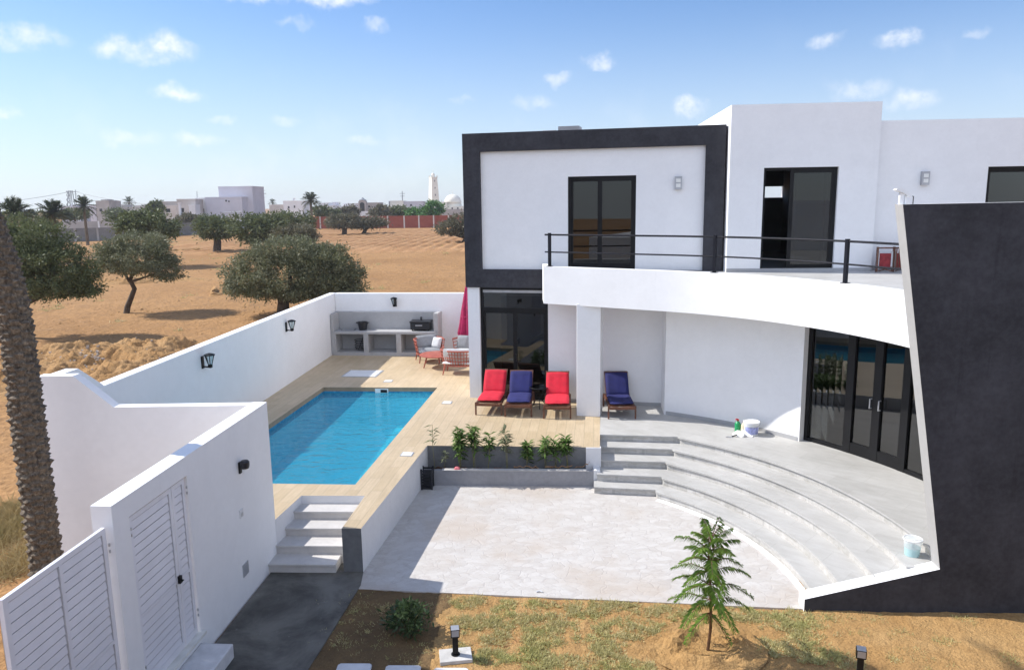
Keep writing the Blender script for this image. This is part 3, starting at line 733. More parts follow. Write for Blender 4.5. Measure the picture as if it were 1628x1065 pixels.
# curved wall and its return
a1, a2 = 59.6, 36.2
m = MB(); inn = arc(cc, 7.7, a1, a2, 30); out_ = arc(cc, 7.95, a2, a1, 30); m.prism(inn + out_, ZD, 3.30)
m.prism([(3.47, 16.792), (3.61, 17.02), (3.86, 18.1), (3.60, 18.1)], ZD, 3.298); m.build('curved_wall', WHITE, V)
m = MB(); inn = arc(cc, 7.688, a1 - .3, a2 + .3, 30); out_ = arc(cc, 7.699, a2 + .3, a1 - .3, 30); m.prism(inn + out_, ZD + .002, ZD + .085); m.build('skirting', GREYP, V)
# shell round the interior
m = MB(); m.box(9.5, 9.7, -15, -7.2, ZD, 3.3, Fr((1.5, 0), 0)); m.prism([(2.9, 24.9), (11.1, 24.9), (11.1, 25.1), (.5, 25.1), (.5, 24.9)], ZD, 3.3)
m.prism([(11.0, 9.75), (11.2, 9.75), (11.2, 24.9), (11.0, 24.9)], ZD, 3.3); m.build('rear_shell', WHITE2, V)
m = MB(); m.prism([(4.6, 19.5), (11.0, 17.0), (11.0, 17.1), (4.65, 19.6)], ZD, 3.28); m.prism([(8.9, 13.0), (9.0, 13.0), (9.0, 17.8), (8.9, 17.8)], ZD, 3.28); m.prism([(-.3, 20.6), (3.5, 19.9), (3.5, 20.0), (-.3, 20.7)], ZD, 3.28)
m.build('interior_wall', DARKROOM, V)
# pillar
FPi = Fr((1.46, 16.78), R(-13.1))
m = MB(); m.box(0, .54, -.5, 0, ZD, 3.30, FPi); m.build('pillar', WHITE, V, bevel=.01)
# balcony slab, fascia
c2 = (-.4, 10.1)
def fcurve(r, off=0): 
    d_ = Vector((3.1 - .74, 15.8 - 17.25)).normalized(); nn = Vector((-d_.y, d_.x)) * off
    return [(.74 + nn.x, 17.25 + nn.y), ((.74 + 3.1) / 2 + nn.x, (17.25 + 15.8) / 2 + nn.y)] + arc(c2, r, 58.5, yang2(r), 40)
def yang2(r): return math.degrees(math.asin((9.62 - c2[1]) / r))
m = MB(); A_, B_ = fcurve(6.69), fcurve(6.85, .16)
m.prism(A_ + B_[::-1], 3.262, 4.115)
p0 = F1.xy(1.93, .045); m.prism([(.74, 17.25), (.90, 17.25), (p0[0] + .16, p0[1] - .04), p0], 3.262, 4.113)
fas = m.build('balcony_fascia', WHITE, V, smooth=True)
slab = fcurve(6.80, .11) + [(11.2, 9.72), (11.2, 25.0), F1.xy(.2, -7), F1.xy(.2, -.25), F1.xy(1.95, -.25), F1.xy(1.97, .035), ]
m = MB(); m.prism(slab, 3.29, 3.955, 0, 1); m.build('floor_slab', [WHITE, TILE], V)
# upper left block: charcoal frame, recessed white wall
m = MB(); m.box(0, .42, -.3, .03, 3.52, 7.19, F1); m.box(5.65, 6.08, -.3, .03, 3.52, 7.19, F1); m.box(.42, 5.65, -.3, .029, 6.76, 7.19, F1); m.box(.42, 5.65, -.3, .029, 3.52, 3.965, F1)
m.build('frame_border', DARKP, V)
m = MB(); m.box(.42, 2.53, -.3, -.07, 3.96, 6.76, F1); m.box(4.12, 5.65, -.3, -.07, 3.96, 6.76, F1); m.box(2.53, 4.12, -.3, -.07, 6.14, 6.76, F1)
m.box(.02, .26, -7, -.3, 3.5, 7.18, F1); m.box(.02, 6.0, -7.2, -7, 3.5, 7.18, F1); m.build('upper_wall', WHITE, V)
m = MB(); m.box(.26, 6.0, -7, -.3, 6.95, 7.08, F1); m.build('roof', WHITE2, V)
m = MB(); m.box(1.85, 2.18, -.9, -.5, 7.0, 7.25, F1, 1); m.box(2.25, 2.75, -.9, -.4, 7.0, 7.32, F1, 0); m.build('roof_vent', [GREYP, WHITE2], V)
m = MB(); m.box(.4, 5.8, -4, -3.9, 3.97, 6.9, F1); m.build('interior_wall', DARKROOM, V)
# upper right blocks
m = MB(); m.box(0, .74, -.25, 0, 3.95, 7.57, F2); m.box(2.33, 3.15, -.25, 0, 3.95, 7.57, F2); m.box(.74, 2.33, -.25, 0, 6.23, 7.57, F2)
m.box(0, .2, -6.8, -.25, 3.95, 7.57, F2); m.box(2.95, 3.15, -6.8, -.25, 3.95, 7.57, F2); m.box(.2, 2.95, -6.8, -6.6, 3.95, 5.60, F2)
m.box(.2, 2.95, -6.8, -6.6, 5.93, 7.57, F2); m.build('upper_wall', WHITE, V)
m = MB(); m.box(3.15, 5.53, -.45, -.2, 3.95, 7.19, F2); m.box(7.5, 9.5, -.45, -.2, 3.95, 7.19, F2); m.box(5.53, 7.5, -.45, -.2, 6.18, 7.19, F2)
m.box(9.3, 9.5, -6.8, -.45, 3.95, 7.19, F2); m.box(3.15, 9.3, -6.8, -6.6, 3.95, 7.19, F2); m.build('upper_wall', WHITE, V)
m = MB(); m.box(.2, 2.95, -6.6, -.25, 7.2, 7.3, F2); m.box(3.15, 9.3, -6.6, -.45, 6.9, 7.0, F2); m.build('roof', WHITE2, V)
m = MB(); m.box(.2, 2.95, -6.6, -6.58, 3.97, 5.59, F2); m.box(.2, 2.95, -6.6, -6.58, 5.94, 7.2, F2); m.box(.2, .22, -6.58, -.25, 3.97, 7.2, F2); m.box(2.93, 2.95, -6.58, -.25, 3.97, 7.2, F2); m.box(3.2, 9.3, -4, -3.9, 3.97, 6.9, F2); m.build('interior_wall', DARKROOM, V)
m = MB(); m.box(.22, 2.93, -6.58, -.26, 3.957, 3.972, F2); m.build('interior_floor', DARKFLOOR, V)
m = MB(); m.box(.0, 3.15, 0, .012, 3.955, 4.035, F2); m.box(3.15, 5.5, -.2, -.188, 3.955, 4.035, F2); m.build('skirting', GREYP, V)

def sliding(fr, s0, s1, z0, z1, n, div, top=None, openleft=False, label=None):
    """black aluminium sliding door: outer frame, leaves with panes"""
    f = MB(); fw_ = .06
    f.box(s0, s0 + fw_, n - .1, n, z0, z1, fr); f.box(s1 - fw_, s1, n - .1, n, z0, z1, fr); f.box(s0 + fw_, s1 - fw_, n - .1, n, z1 - fw_, z1, fr); f.box(s0 + fw_, s1 - fw_, n - .1, n, z0, z0 + .05, fr)
    zt = z1 - fw_
    if top: f.box(s0 + fw_, s1 - fw_, n - .1, n, top - .04, top + .04, fr); zt = top - .04
    o = f.build('sliding_door', BLACKM, V)
    if label: o['label'] = label
    if top:
        p = MB(); p.box(s0 + fw_, s1 - fw_, n - .055, n - .047, top + .04, z1 - fw_, fr); p.build('pane', GLASS, o)
    ed = [s0 + fw_] + list(div) + [s1 - fw_]
    for k in range(len(ed) - 1):
        a, b = ed[k], ed[k + 1]
        if openleft and k == 0: continue
        dn = -.03 if k % 2 else -.065
        lf = MB(); st = .055
        lf.box(a - (.03 if k else 0), a + st, n + dn - .02, n + dn + .02, z0 + .05, zt, fr); lf.box(b - st, b + (.03 if k < len(ed) - 2 else 0), n + dn - .02, n + dn + .02, z0 + .05, zt, fr)
        lf.box(a + st, b - st, n + dn - .02, n + dn + .02, zt - .06, zt, fr); lf.box(a + st, b - st, n + dn - .02, n + dn + .02, z0 + .05, z0 + .14, fr)
        lf.build('leaf_frame', BLACKM, o)
        p = MB(); p.box(a + st, b - st, n + dn - .004, n + dn + .004, z0 + .14, zt - .06, fr); p.build('pane', GLASS, o)
    h = MB(); h.box(ed[1] + .01, ed[1] + .035, n - .005, n + .03, z0 + .95, z0 + 1.15, fr); h.build('handle', BLACKM, o)
    return o
sliding(F1, .335, 2.05, ZD + .005, 3.51, -.10, [1.2], top=2.97)
sliding(F1, 2.53, 4.12, 3.975, 6.14, -.12, [3.28])
sliding(F2, .74, 2.33, 3.975, 6.23, -.08, [1.36], openleft=True, label='upper sliding door standing half open')
sliding(F2, 5.53, 7.5, 3.975, 6.18, -.28, [6.5])
m = MB(); m.box(1.42, 1.48, -.16, -.12, 4.03, 6.17, F2); m.box(2.08, 2.13, -.16, -.12, 4.03, 6.17, F2)
m.build('inner_leaf', BLACKM, V)
m = MB(); m.box(.345, 2.04, -.135, -.12, 3.38, 3.45, F1); m.build('blind_box', METALG, V)

# curved glazed front
cg = MB(); rg = 7.9
def post(a, w_, r0, r1, z0, z1):
    d_ = w_ / 7.9 * 90 / math.pi
    i0 = arc(cc, r0, a + d_, a - d_, 1); i1 = arc(cc, r1, a - d_, a + d_, 1); cg.prism(i0 + i1, z0, z1)
ZG1 = 3.29
for a, w_ in ((35.9, .08), (29.3, .16), (25.0, .17), (20.6, .16), (12.0, .08), (4.0, .08)): post(a, w_, rg - .05, rg + .05, ZD, ZG1)
for a, b, z0, z1 in ((36.1, 29.8, ZD, ZD + .07), (28.7, 25.6, ZD, ZD + .22), (24.4, 21.2, ZD, ZD + .22), (20.0, -2, ZD, ZD + .07), (36.1, -2, 3.20, ZG1 - .003)):
    cg.prism(arc(cc, rg - .045, a, b, 10) + arc(cc, rg + .045, b, a, 10), z0, z1)
cgo = cg.build('glazed_front', BLACKM, V)
for a, b, z0 in ((35.6, 29.9, ZD + .07), (28.7, 25.6, ZD + .22), (24.4, 21.2, ZD + .22), (20.0, 12.3, ZD + .07), (11.7, 4.3, ZD + .07), (3.7, -2, ZD + .07)):
    p = MB(); p.prism(arc(cc, rg - .004, a, b, 6) + arc(cc, rg + .004, b, a, 6), z0, 3.20); p.build('pane', GLASS, cgo)
for a in (25.7, 24.3):
    h = MB(); q0 = arc(cc, rg - .10, a, a, 1)[0]; q1 = arc(cc, rg - .05, a, a, 1)[0]
    h.tube([(*q1, ZD + 1.0), (*q0, ZD + 1.0), (*q0, ZD + 1.18), (*q1, ZD + 1.18)], .012, 6); h.build('handle', METALG, cgo)

# balcony railing
rl = MB()
def railpts(r, off): 
    pts = fcurve(r, off)
    return pts
path = railpts(6.77, .08)
def along(path, t):
    L = [0]
    for a, b in zip(path[:-1], path[1:]): L.append(L[-1] + math.hypot(b[0] - a[0], b[1] - a[1]))
    d = min(max(t, 0), L[-1])
    for i in range(len(L) - 1):
        if d <= L[i + 1] + 1e-9:
            k = (d - L[i]) / max(L[i + 1] - L[i], 1e-9); return (path[i][0] + (path[i + 1][0] - path[i][0]) * k, path[i][1] + (path[i + 1][1] - path[i][1]) * k)
for z, rr in ((4.83, .02), (4.44, .016)):
    rl.tube([(*p, z) for p in path[:1]] + [(*p, z) for p in path[1:]], rr, 8)
ro = rl.build('railing', RAILM, V, smooth=True)
for t in (.12, 3.95, 6.75, 9.3):
    x, y = along(path, t); x2, y2 = along(path, t + .05); a = math.atan2(y2 - y, x2 - x)
    b = MB(); b.box(-.029, .029, -.029, .029, 4.10, 4.87); b.box(-.06, .06, -.06, .06, 4.113, 4.125)
    b.xf(Matrix.Translation((x, y, 0)) @ Matrix.Rotation(a, 4, 'Z')); b.build('post', RAILM, ro)
# wall lights on the upper facades
for fr, s_, z0, n0, lab in ((F1, 5.07, 5.80, -.07, 'grey rectangular wall light on the framed upper wall'), (F2, 4.21, 5.81, -.2, 'grey rectangular wall light on the upper right wall')):
    t_ = thing('facade_light', fr.p(s_, n0, z0), lab, 'wall light', 'grey lights on the upper storey')
    b = MB(); b.box(s_ - .08, s_ + .08, n0, n0 + .09, z0, z0 + .29, fr); b.build('housing', METALG, t_)
    for dz in (.05, .16):
        b = MB(); b.box(s_ - .05, s_ + .05, n0 + .09, n0 + .096, z0 + dz, z0 + dz + .08, fr); b.build('lens', FROST, t_)

# leaning charcoal wall at the right
FL = Fr((3.95, 9.53), B=(6.86, 9.37))
lw = thing('leaning_wall', (7, 9.4, 0), 'tall charcoal wall with a leaning white edge and low white foot', 'wall')
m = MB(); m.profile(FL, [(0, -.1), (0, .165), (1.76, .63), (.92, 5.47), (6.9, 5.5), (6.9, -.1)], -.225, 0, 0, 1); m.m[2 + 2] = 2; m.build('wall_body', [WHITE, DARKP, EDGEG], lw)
fl = thing('security_light', FL.p(.97, -.12, 5.47), 'white security light on a bracket on top of the charcoal wall', 'security light')
m = MB(); m.box(.93, .965, -.16, -.11, 5.465, 5.62, FL); m.box(.995, 1.015, -.15, -.12, 5.465, 5.58, FL); m.build('bracket', WHITEPL, fl)
m = MB(); m.profile(FL, [(.865, 5.645), (.88, 5.665), (.95, 5.66), (1.07, 5.575), (1.055, 5.555), (.955, 5.61)], -.18, -.09); m.build('head', WHITEPL, fl)
m = MB(); m.tube([FL.p(1.04, -.13, 5.58), FL.p(1.10, -.13, 5.565), FL.p(1.10, -.13, 5.46)], .006, 5); m.build('cable', BLACKM, fl)

# ================================================================== outdoor kitchen and what stands on it
FK = Fr(G(528, 565, ZD), B=G(655, 566, ZD))
ok = thing('outdoor_kitchen', FK.p(1.8, -.35, ZD), 'grey rendered outdoor kitchen counter with three open bays by the rear wall', 'counter')
m = MB(); m.box(0.0, 3.56, -.66, 0.0, 1.42, 1.505, FK); m.build('counter_top', [GREYP], ok, bevel=.008)
m = MB(); m.box(.0, 3.56, -.66, -.006, ZD, ZD + .11, FK)
for a, b in ((0, .16), (1.08, 1.24), (2.17, 2.33), (3.40, 3.56)): m.box(a, b, -.64, -.004, ZD + .11, 1.42, FK)
m.box(0, 3.56, -.66, -.64, ZD + .11, 1.42, FK); m.build('bay_wall', GREYP, ok)
m = MB(); m.box(0, .10, -.56, -.008, 1.505, 2.07, FK); m.box(3.42, 3.56, -.56, -.008, 1.505, 2.10, FK); m.box(0, 3.56, -.66, -.56, 1.505, 2.08, FK); m.build('splash_wall', GREYP, ok, bevel=.008)
bk = thing('rubber_bucket', FK.p(.98, -.33, 1.505), 'black rubber bucket standing on the outdoor kitchen counter', 'bucket')
m = MB(); m.lathe(FK.p(.98, -.33, 1.505), [(.12, 0), (.17, .26), (.185, .27), (.165, .27), (.12, .02)], 20); m.build('tub', BLACKPL, bk, smooth=True)
for sgn in (-1, 1):
    m = MB(); c_ = FK.p(.98 + sgn * .17, -.33, 1.73)
    m.tube([(c_[0] - .0, c_[1] - .05, c_[2]), (c_[0] + sgn * .04, c_[1] - .03, c_[2] + .03), (c_[0] + sgn * .04, c_[1] + .03, c_[2] + .03), (c_[0], c_[1] + .05, c_[2])], .014, 6); m.build('handle', BLACKPL, bk)
ty = thing('tray', FK.p(.5, -.3, 1.505), 'flat dark tray on the outdoor kitchen counter left of the bucket', 'tray')
m = MB(); m.box(.28, .72, -.42, -.18, 1.506, 1.516, FK); m.build('plate', BLACKM, ty); m = MB(); m.box(.30, .70, -.40, -.2, 1.5165, 1.53, FK); m.build('liner', METALG, ty)
gl_ = thing('grill', FK.p(2.95, -.33, 1.505), 'black box grill on the outdoor kitchen counter', 'grill')
m = MB(); m.box(2.62, 3.26, -.52, -.12, 1.55, 1.77, FK); m.build('body', BLACKPL, gl_, bevel=.02)
m = MB(); m.box(2.60, 3.28, -.54, -.10, 1.775, 1.83, FK); m.build('lid', BLACKPL, gl_, bevel=.02)
m = MB(); m.box(2.80, 3.02, -.12, -.085, 1.68, 1.71, FK); m.build('handle', METALG, gl_)
m = MB(); m.tube([FK.p(2.95, -.32, 1.83), FK.p(2.95, -.32, 1.95)], .035, 10); m.build('chimney', BLACKPL, gl_)
for a, b in ((2.68, -.46), (3.2, -.46), (2.68, -.18), (3.2, -.18)):
    m = MB(); m.tube([FK.p(a, b, 1.505), FK.p(a, b, 1.56)], .02, 6); m.build('foot', BLACKPL, gl_)
hs = thing('garden_hose', FK.p(.85, -.4, ZD + .11), 'dark coiled hose lying in the left bay of the outdoor kitchen', 'hose')
m = MB(); pts = []
for i in range(90):
    a = i * .42; r_ = .16 + .02 * math.sin(i * .7); pts.append(FK.p(.84 + r_ * math.cos(a), -.36 + .1 * math.sin(a), ZD + .13 + .004 * i))
m.tube(pts, .011, 5); m.build('coil', BLACKPL, hs, smooth=True)
m = MB(); m.tube([FK.p(.80, -.3, ZD + .13), FK.p(.95, -.5, ZD + .60)], .012, 5); m.build('nozzle', BLACKM, hs)

# ------------------------------------------------------------------ lounge set
def armchair(loc, rz, w_, label, cushions, group='terracotta lounge chairs'):
    """barrel chair, front towards local -Y; w_ = inner width"""
    t_ = thing('armchair', loc, label, 'armchair', group, rz)
    hw = w_ / 2; d_ = .36
    def U(z, k, n=22, spread=0):   # U-shaped rail from front left round the back to front right
        pts = []
        for i in range(n + 1):
            a = math.pi * (1 + .12) * (i / n) - math.pi * .06
            pts.append((-(hw + spread) * math.cos(a) * k, -.02 + (d_ + spread) * math.sin(a) * k, z))
        return [(pts[0][0], -d_ + .04, z)] + pts + [(pts[-1][0], -d_ + .04, z)]
    top = U(.70, 1.0, spread=.05); bot = U(.27, .93); mid = U(.50, .98, spread=.03)
    m = MB(); m.tube(top, .026, 8); m.build('top_rail', CORAL, t_, True, smooth=True)
    m = MB(); m.tube(bot, .026, 8); m.tube([bot[0], bot[-1]], .026, 8); m.build('seat_ring', CORAL, t_, True, smooth=True)
    m = MB()
    for i in range(0, len(top), 1 if w_ < .9 else 1):
        m.tube([bot[i], mid[i], top[i]], .014, 6)
    m.tube(mid, .015, 6); m.tube(U(.40, .955, spread=.015), .013, 6); m.tube(U(.60, .995, spread=.04), .013, 6); m.build('back_rods', CORAL, t_, True, smooth=True)
    m = MB(); m.prism([(p[0] * .97, p[1] * .97) for p in bot], .255, .28); m.build('seat_base', CORAL, t_, True)
    for sx_, sy_ in ((-1, -1), (1, -1), (1, 1), (-1, 1)):
        m = MB(); x, y = sx_ * hw * .78, sy_ * d_ * .72; m.tube([(x, y, .27), (x * 1.14, y * 1.16, 0)], [.026, .015], 8); m.build('leg', CORAL, t_, True, smooth=True)
    m = MB(); m.pillow((0, -.03, .345), w_ * .94, d_ * 1.95, .15, 8); m.build('seat_cushion', cushions[0], t_, True, smooth='all')
    m = MB(); m.pillow((0, 0, 0), w_ * .86, .42, .16, 8); m.xf(Matrix.Translation((0, d_ * .66, .58)) @ Matrix.Rotation(R(72), 4, 'X')); m.build('back_cushion', cushions[1], t_, True, smooth='all')
    return t_
def throw(loc, rz, tilt, mat, label, s_=.42):
    m = MB(); m.pillow((0, 0, 0), s_, s_, .15, 8); m.xf(Matrix.Rotation(rz, 4, 'Z') @ Matrix.Rotation(R(tilt), 4, 'X'))
    o = m.build('throw_pillow', mat, None, True, smooth='all'); o.location = loc
    return tag(o, label, 'pillow', 'pillows on the lounge chairs')
def rot2(x, y, a): return (x * math.cos(a) - y * math.sin(a), x * math.sin(a) + y * math.cos(a))
ca = armchair((-2.62, 23.2, ZD), R(18), .80, 'terracotta lounge chair in front of the outdoor kitchen with grey cushions', (GREYF, GREYF))
x, y = rot2(.27, .02, R(18)); throw((-2.62 + x, 23.2 + y, ZD + .55), R(-35), 68, LIGHTF, 'pale throw pillow against the arm of the chair by the kitchen', .36)
cb_ = armchair((-1.50, 21.40, ZD), R(172), 1.05, 'wide terracotta lounge chair seen from its slatted back, with pale cushions', (LIGHTF, LIGHTF))
cc_ = armchair((-1.28, 23.1, ZD), R(-38), .86, 'terracotta lounge chair half hidden by the house corner with white seat cushion', (WHITEF, WHITEF))
throw((-1.52, 23.12, ZD + .60), R(-20), 72, GREYF, 'grey throw pillow on the white cushioned lounge chair', .42)
tb = thing('coffee_table', (-2.28, 22.3, ZD), 'round terracotta coffee table between the lounge chairs', 'table')
m = MB(); m.lathe((-2.28, 22.3, ZD), [(.50, .36), (.52, .37), (.52, .385), (.50, .395)], 32); m.build('table_top', CORAL, tb, smooth=True)
for k in range(3):
    a = R(205 + 120 * k); m = MB(); m.tube([(-2.28 + .30 * math.cos(a), 22.3 + .30 * math.sin(a), ZD + .365), (-2.28 + .42 * math.cos(a), 22.3 + .42 * math.sin(a), ZD)], [.026, .016], 8); m.build('leg', CORAL, tb, smooth=True)

# folded parasol
px_, py_ = -1.40, 23.75
ps = thing('parasol', (px_, py_, ZD), 'folded magenta parasol standing behind the house corner', 'parasol')
m = MB(); m.lathe((px_, py_, ZD), [(.26, 0), (.27, .03), (.25, .06), (.06, .09)], 24); m.build('base', GREYP, ps)
m = MB(); m.tube([(px_, py_, ZD + .06), (px_, py_, ZD + 2.42)], .024, 10); m.build('pole', METALW, ps)
m = MB(); prof = [(.02, 2.36), (.06, 2.2), (.11, 1.9), (.17, 1.5), (.225, 1.1), (.285, .78), (.27, .70)]; k_ = 48; b0 = len(m.v)
for r_, z_ in prof:
    for j in range(k_):
        a = 2 * math.pi * j / k_; rr = r_ * (1 + .22 * math.sin(a * 8 + z_ * 1.2)); m.v.append((px_ + rr * math.cos(a), py_ + rr * math.sin(a), ZD + z_))
for i in range(len(prof) - 1):
    for j in range(k_): m.f.append((i * k_ + j, i * k_ + (j + 1) % k_, (i + 1) * k_ + (j + 1) % k_, (i + 1) * k_ + j)); m.m.append(0)
m.build('canopy', MAGENTA, ps, smooth='all')
m = MB(); m.lathe((px_, py_, ZD + 1.28), [(.215, 0), (.22, .02), (.215, .05)], 24); m.build('tie_strap', MAGENTA, ps)
m = MB(); m.lathe((px_, py_, ZD + 2.36), [(.03, 0), (.035, .04), (.005, .09)], 10); m.build('finial', WOODD, ps)

# ------------------------------------------------------------------ sun loungers: foot end at local y = 0, head towards +Y
def lounger(loc, rz, fabric, label, sag=0.0):
    t_ = thing('sun_lounger', loc, label, 'sun lounger', 'sun loungers in front of the villa', rz)
    W = .565; hinge = .86; bl = .66; ba = R(52)
    m = MB()
    for s_ in (-1, 1): m.box(s_ * W / 2 - .018, s_ * W / 2 + .018, 0, 1.22, .235, .30)
    m.box(-W / 2, W / 2, -.025, .012, .225, .285); m.box(-W / 2, W / 2, .80, .83, .24, .285); m.box(-W / 2, W / 2, 1.18, 1.21, .24, .285)
    m.build('frame', WOODD, t_, True, bevel=.004)
    m = MB()
    for k in range(9): m.box(-W / 2 + .02, W / 2 - .02, .03 + k * .09, .085 + k * .09, .2855, .305)
    m.build('seat_slats', WOODD, t_, True)
    for sx_, y in ((-1, .03), (1, .03), (-1, 1.12), (1, 1.12)):
        m = MB(); m.box(sx_ * (W / 2 + .02) - .017, sx_ * (W / 2 + .02) + .017, y - .022, y + .022, 0, .30); m.build('leg', WOODD, t_, True, bevel=.003)
    T = Matrix.Translation((0, hinge, .30)) @ Matrix.Rotation(ba, 4, 'X')
    m = MB()
    for s_ in (-1, 1): m.box(s_ * (W / 2 - .02) - .016, s_ * (W / 2 - .02) + .016, 0, bl, -.02, .02)
    m.box(-W / 2 - .0, W / 2 + .0, bl - .05, bl, -.019, .021)
    for k in range(7): m.box(-W / 2 + .036, W / 2 - .036, .03 + k * .085, .08 + k * .085, -.005, .012)
    m.xf(T); m.build('backrest', WOODD, t_, True)
    m = MB()
    for s_ in (-1, 1):
        tip = T @ Vector((s_ * (W / 2 - .05), bl * .62, -.02)); m.tube([tip, (s_ * (W / 2 - .05), 1.16, .27)], .012, 6)
    m.build('prop', WOODD, t_, True)
    m = MB(); m.pillow((0, .44, .352), W * .98, .80, .10, 14, 0, sag); m.build('seat_cushion', fabric, t_, True, smooth='all')
    m = MB(); m.pillow((0, bl * .46, .062), W * .96, bl * .94, .10, 14); m.xf(T); m.build('back_cushion', fabric, t_, True, smooth='all')
    return t_
lounger((-.57, 16.92, ZD), R(-8), REDF, 'red cushioned wooden lounger nearest the house corner and pool')
lounger((.115, 16.74, ZD), R(-5), BLUEF, 'navy cushioned wooden lounger between the two red loungers')
lounger((1.0, 16.55, ZD), R(-4), REDF, 'red cushioned wooden lounger beside the white pillar')
lounger((2.46, 16.45, ZD), R(-1), BLUEF, 'navy cushioned wooden lounger right of the pillar, on grey tiles', .05)
st = thing('side_table', (.63, 17.55, ZD), 'small black metal side table with a glass top between the loungers', 'side table')
m = MB(); m.lathe((.63, 17.55, ZD), [(.22, .50), (.225, .505), (.22, .512)], 28); m.build('table_top', GLASS, st)
m = MB(); m.tube([(.63 + .225 * math.cos(a * .25), 17.55 + .225 * math.sin(a * .25), ZD + .505) for a in range(26)], .008, 6); m.build('rim', BLACKM, st)
for k in range(3):
    a = R(30 + 120 * k); m = MB(); m.tube([(.63 + r_ * math.cos(a), 17.55 + r_ * math.sin(a), ZD + z_) for r_, z_ in ((.20, .50), (.10, .33), (.05, .25), (.10, .15), (.20, 0))], .009, 6); m.build('leg', BLACKM, st, smooth=True)

# red folded chairs leaning on the upper terrace
for k, (s_, lab) in enumerate(((3.17, 'folded red chair leaning on the upper terrace wall beside the corner'), (3.52, 'second folded red slatted chair on the upper terrace, nearer the charcoal wall'))):
    t_ = thing('folding_chair', F2.p(s_ + .15, -.02, 3.957), lab, 'folding chair', 'folded chairs on the upper terrace')
    FC = Fr(F2.xy(s_, .16), F2.ang)
    m = MB(); m.box(.06, .30, .0, .05, 4.05, 4.36, FC); m.build('fabric', FADEDRED, t_, bevel=.01); m = MB(); m.box(.0, .058, .01, .04, 4.02, 4.40, FC); m.box(.302, .34, .01, .04, 4.02, 4.40, FC); m.build('side_panel', LIGHTF, t_)
    m = MB()
    for a in (0, .345): m.box(a, a + .03, -.01, .06, 3.957, 4.50, FC)
    m.box(.03, .345, .0, .03, 4.46, 4.49, FC)
    if k:
        for a in range(6): m.box(.045 + a * .05, .068 + a * .05, .052, .062, 4.0, 4.48, FC)
    m.build('frame', WOODD, t_)
    m = MB(); m.tube([FC.p(.05, .05, 3.975), FC.p(.32, .05, 4.06)], .012, 6); m.tube([FC.p(.32, .06, 3.975), FC.p(.05, .06, 4.06)], .012, 6); m.build('leg_brace', WOODD, t_)
pc = thing('framed_picture', F2.p(.9, -6.57, 4.9), 'small pale framed picture on the far wall seen through the open upper door', 'picture')
m = MB(); m.box(1.55, 1.95, -6.575, -6.55, 4.95, 5.3, F2); m.build('frame', BLACKM, pc); m = MB(); m.box(1.6, 1.9, -6.55, -6.546, 5.0, 5.25, F2); m.build('print', LIGHTF, pc)

# ------------------------------------------------------------------ painters' things on the tiled terrace
pb = thing('paint_bucket', (4.98, 15.2, ZD), 'white paint bucket with a bluish label and lid on the curved terrace', 'bucket')
m = MB(); m.lathe((4.98, 15.2, ZD), [(.135, 0), (.155, .24), (.162, .245), (.162, .262)], 28); m.build('pail', WHITEPL, pb, smooth=True)
m = MB(); m.lathe((4.98, 15.2, ZD), [(.168, .255), (.17, .285), (.155, .29), (.15, .283)], 28); m.build('lid', WHITEPL, pb, smooth=True)
m = MB()
for i in range(14):
    a0, a1_ = R(196 + i * 9), R(205 + i * 9); 
    def rp(a, z): r_ = .1365 + .0835 * z; return (4.98 + r_ * math.cos(a), 15.2 + r_ * math.sin(a), ZD + z)
    m.poly([rp(a0, .035), rp(a1_, .035), rp(a1_, .19), rp(a0, .19)])
m.build('label_band', BLUELB, pb)
m = MB(); m.tube([(4.98 + .17 * math.cos(R(a)), 15.2 + .17 * math.sin(R(a)), ZD + .25 - .05 * math.sin(R((a - 190) * 180 / 150))) for a in range(190, 341, 10)], .004, 5); m.build('handle', METALG, pb)
def bottle(x, y, mat, capm, r_, h, label, trig=False):
    t_ = thing('bottle', (x, y, ZD), label, 'bottle', 'bottles beside the paint bucket')
    m = MB(); m.lathe((x, y, ZD), [(r_ * .95, 0), (r_, .015), (r_, h * .62), (r_ * .75, h * .74), (r_ * .32, h * .83), (r_ * .3, h * .9)], 18); m.build('body', mat, t_, smooth=True)
    m = MB(); m.lathe((x, y, ZD + h * .88), [(r_ * .38, 0), (r_ * .38, h * .1), (r_ * .3, h * .12)], 12)
    if trig: m.tube([(x, y, ZD + h), (x - .05, y - .01, ZD + h * 1.02)], .014, 6); m.tube([(x - .02, y, ZD + h), (x - .05, y, ZD + h * .88)], .006, 5)
    m.build('cap', capm, t_)
bottle(4.76, 15.42, GREENPL, REDPL, .062, .27, 'green spray bottle left of the paint bucket', True)
bottle(4.85, 15.30, CREAMPL, REDPL, .052, .27, 'cream bottle between the green bottle and the paint bucket')
rg_ = random.Random(3); m = MB(); N = 14
def cl(i, j):
    u, v = i / N, j / N; r_ = rg_.random
    return (4.60 + .34 * u + .03 * math.sin(v * 9), 15.02 + .26 * v + .03 * math.sin(u * 11), ZD + .008 + .075 * max(0, math.sin(u * 3.1) * math.sin(v * 3.1)) * (1 + .6 * math.sin(u * 17 + v * 5)) + .02 * abs(math.sin(u * 23) * math.sin(v * 19)))
gv = [[cl(i, j) for j in range(N + 1)] for i in range(N + 1)]
for i in range(N):
    for j in range(N): m.poly([gv[i][j], gv[i + 1][j], gv[i + 1][j + 1], gv[i][j + 1]])
tag(m.build('rag', WHITEF, smooth='all'), 'crumpled white cleaning rag in front of the bottles', 'rag')
tr_ = thing('trowel', (4.50, 15.06, ZD), 'small trowel lying on the tiles left of the white rag', 'trowel')
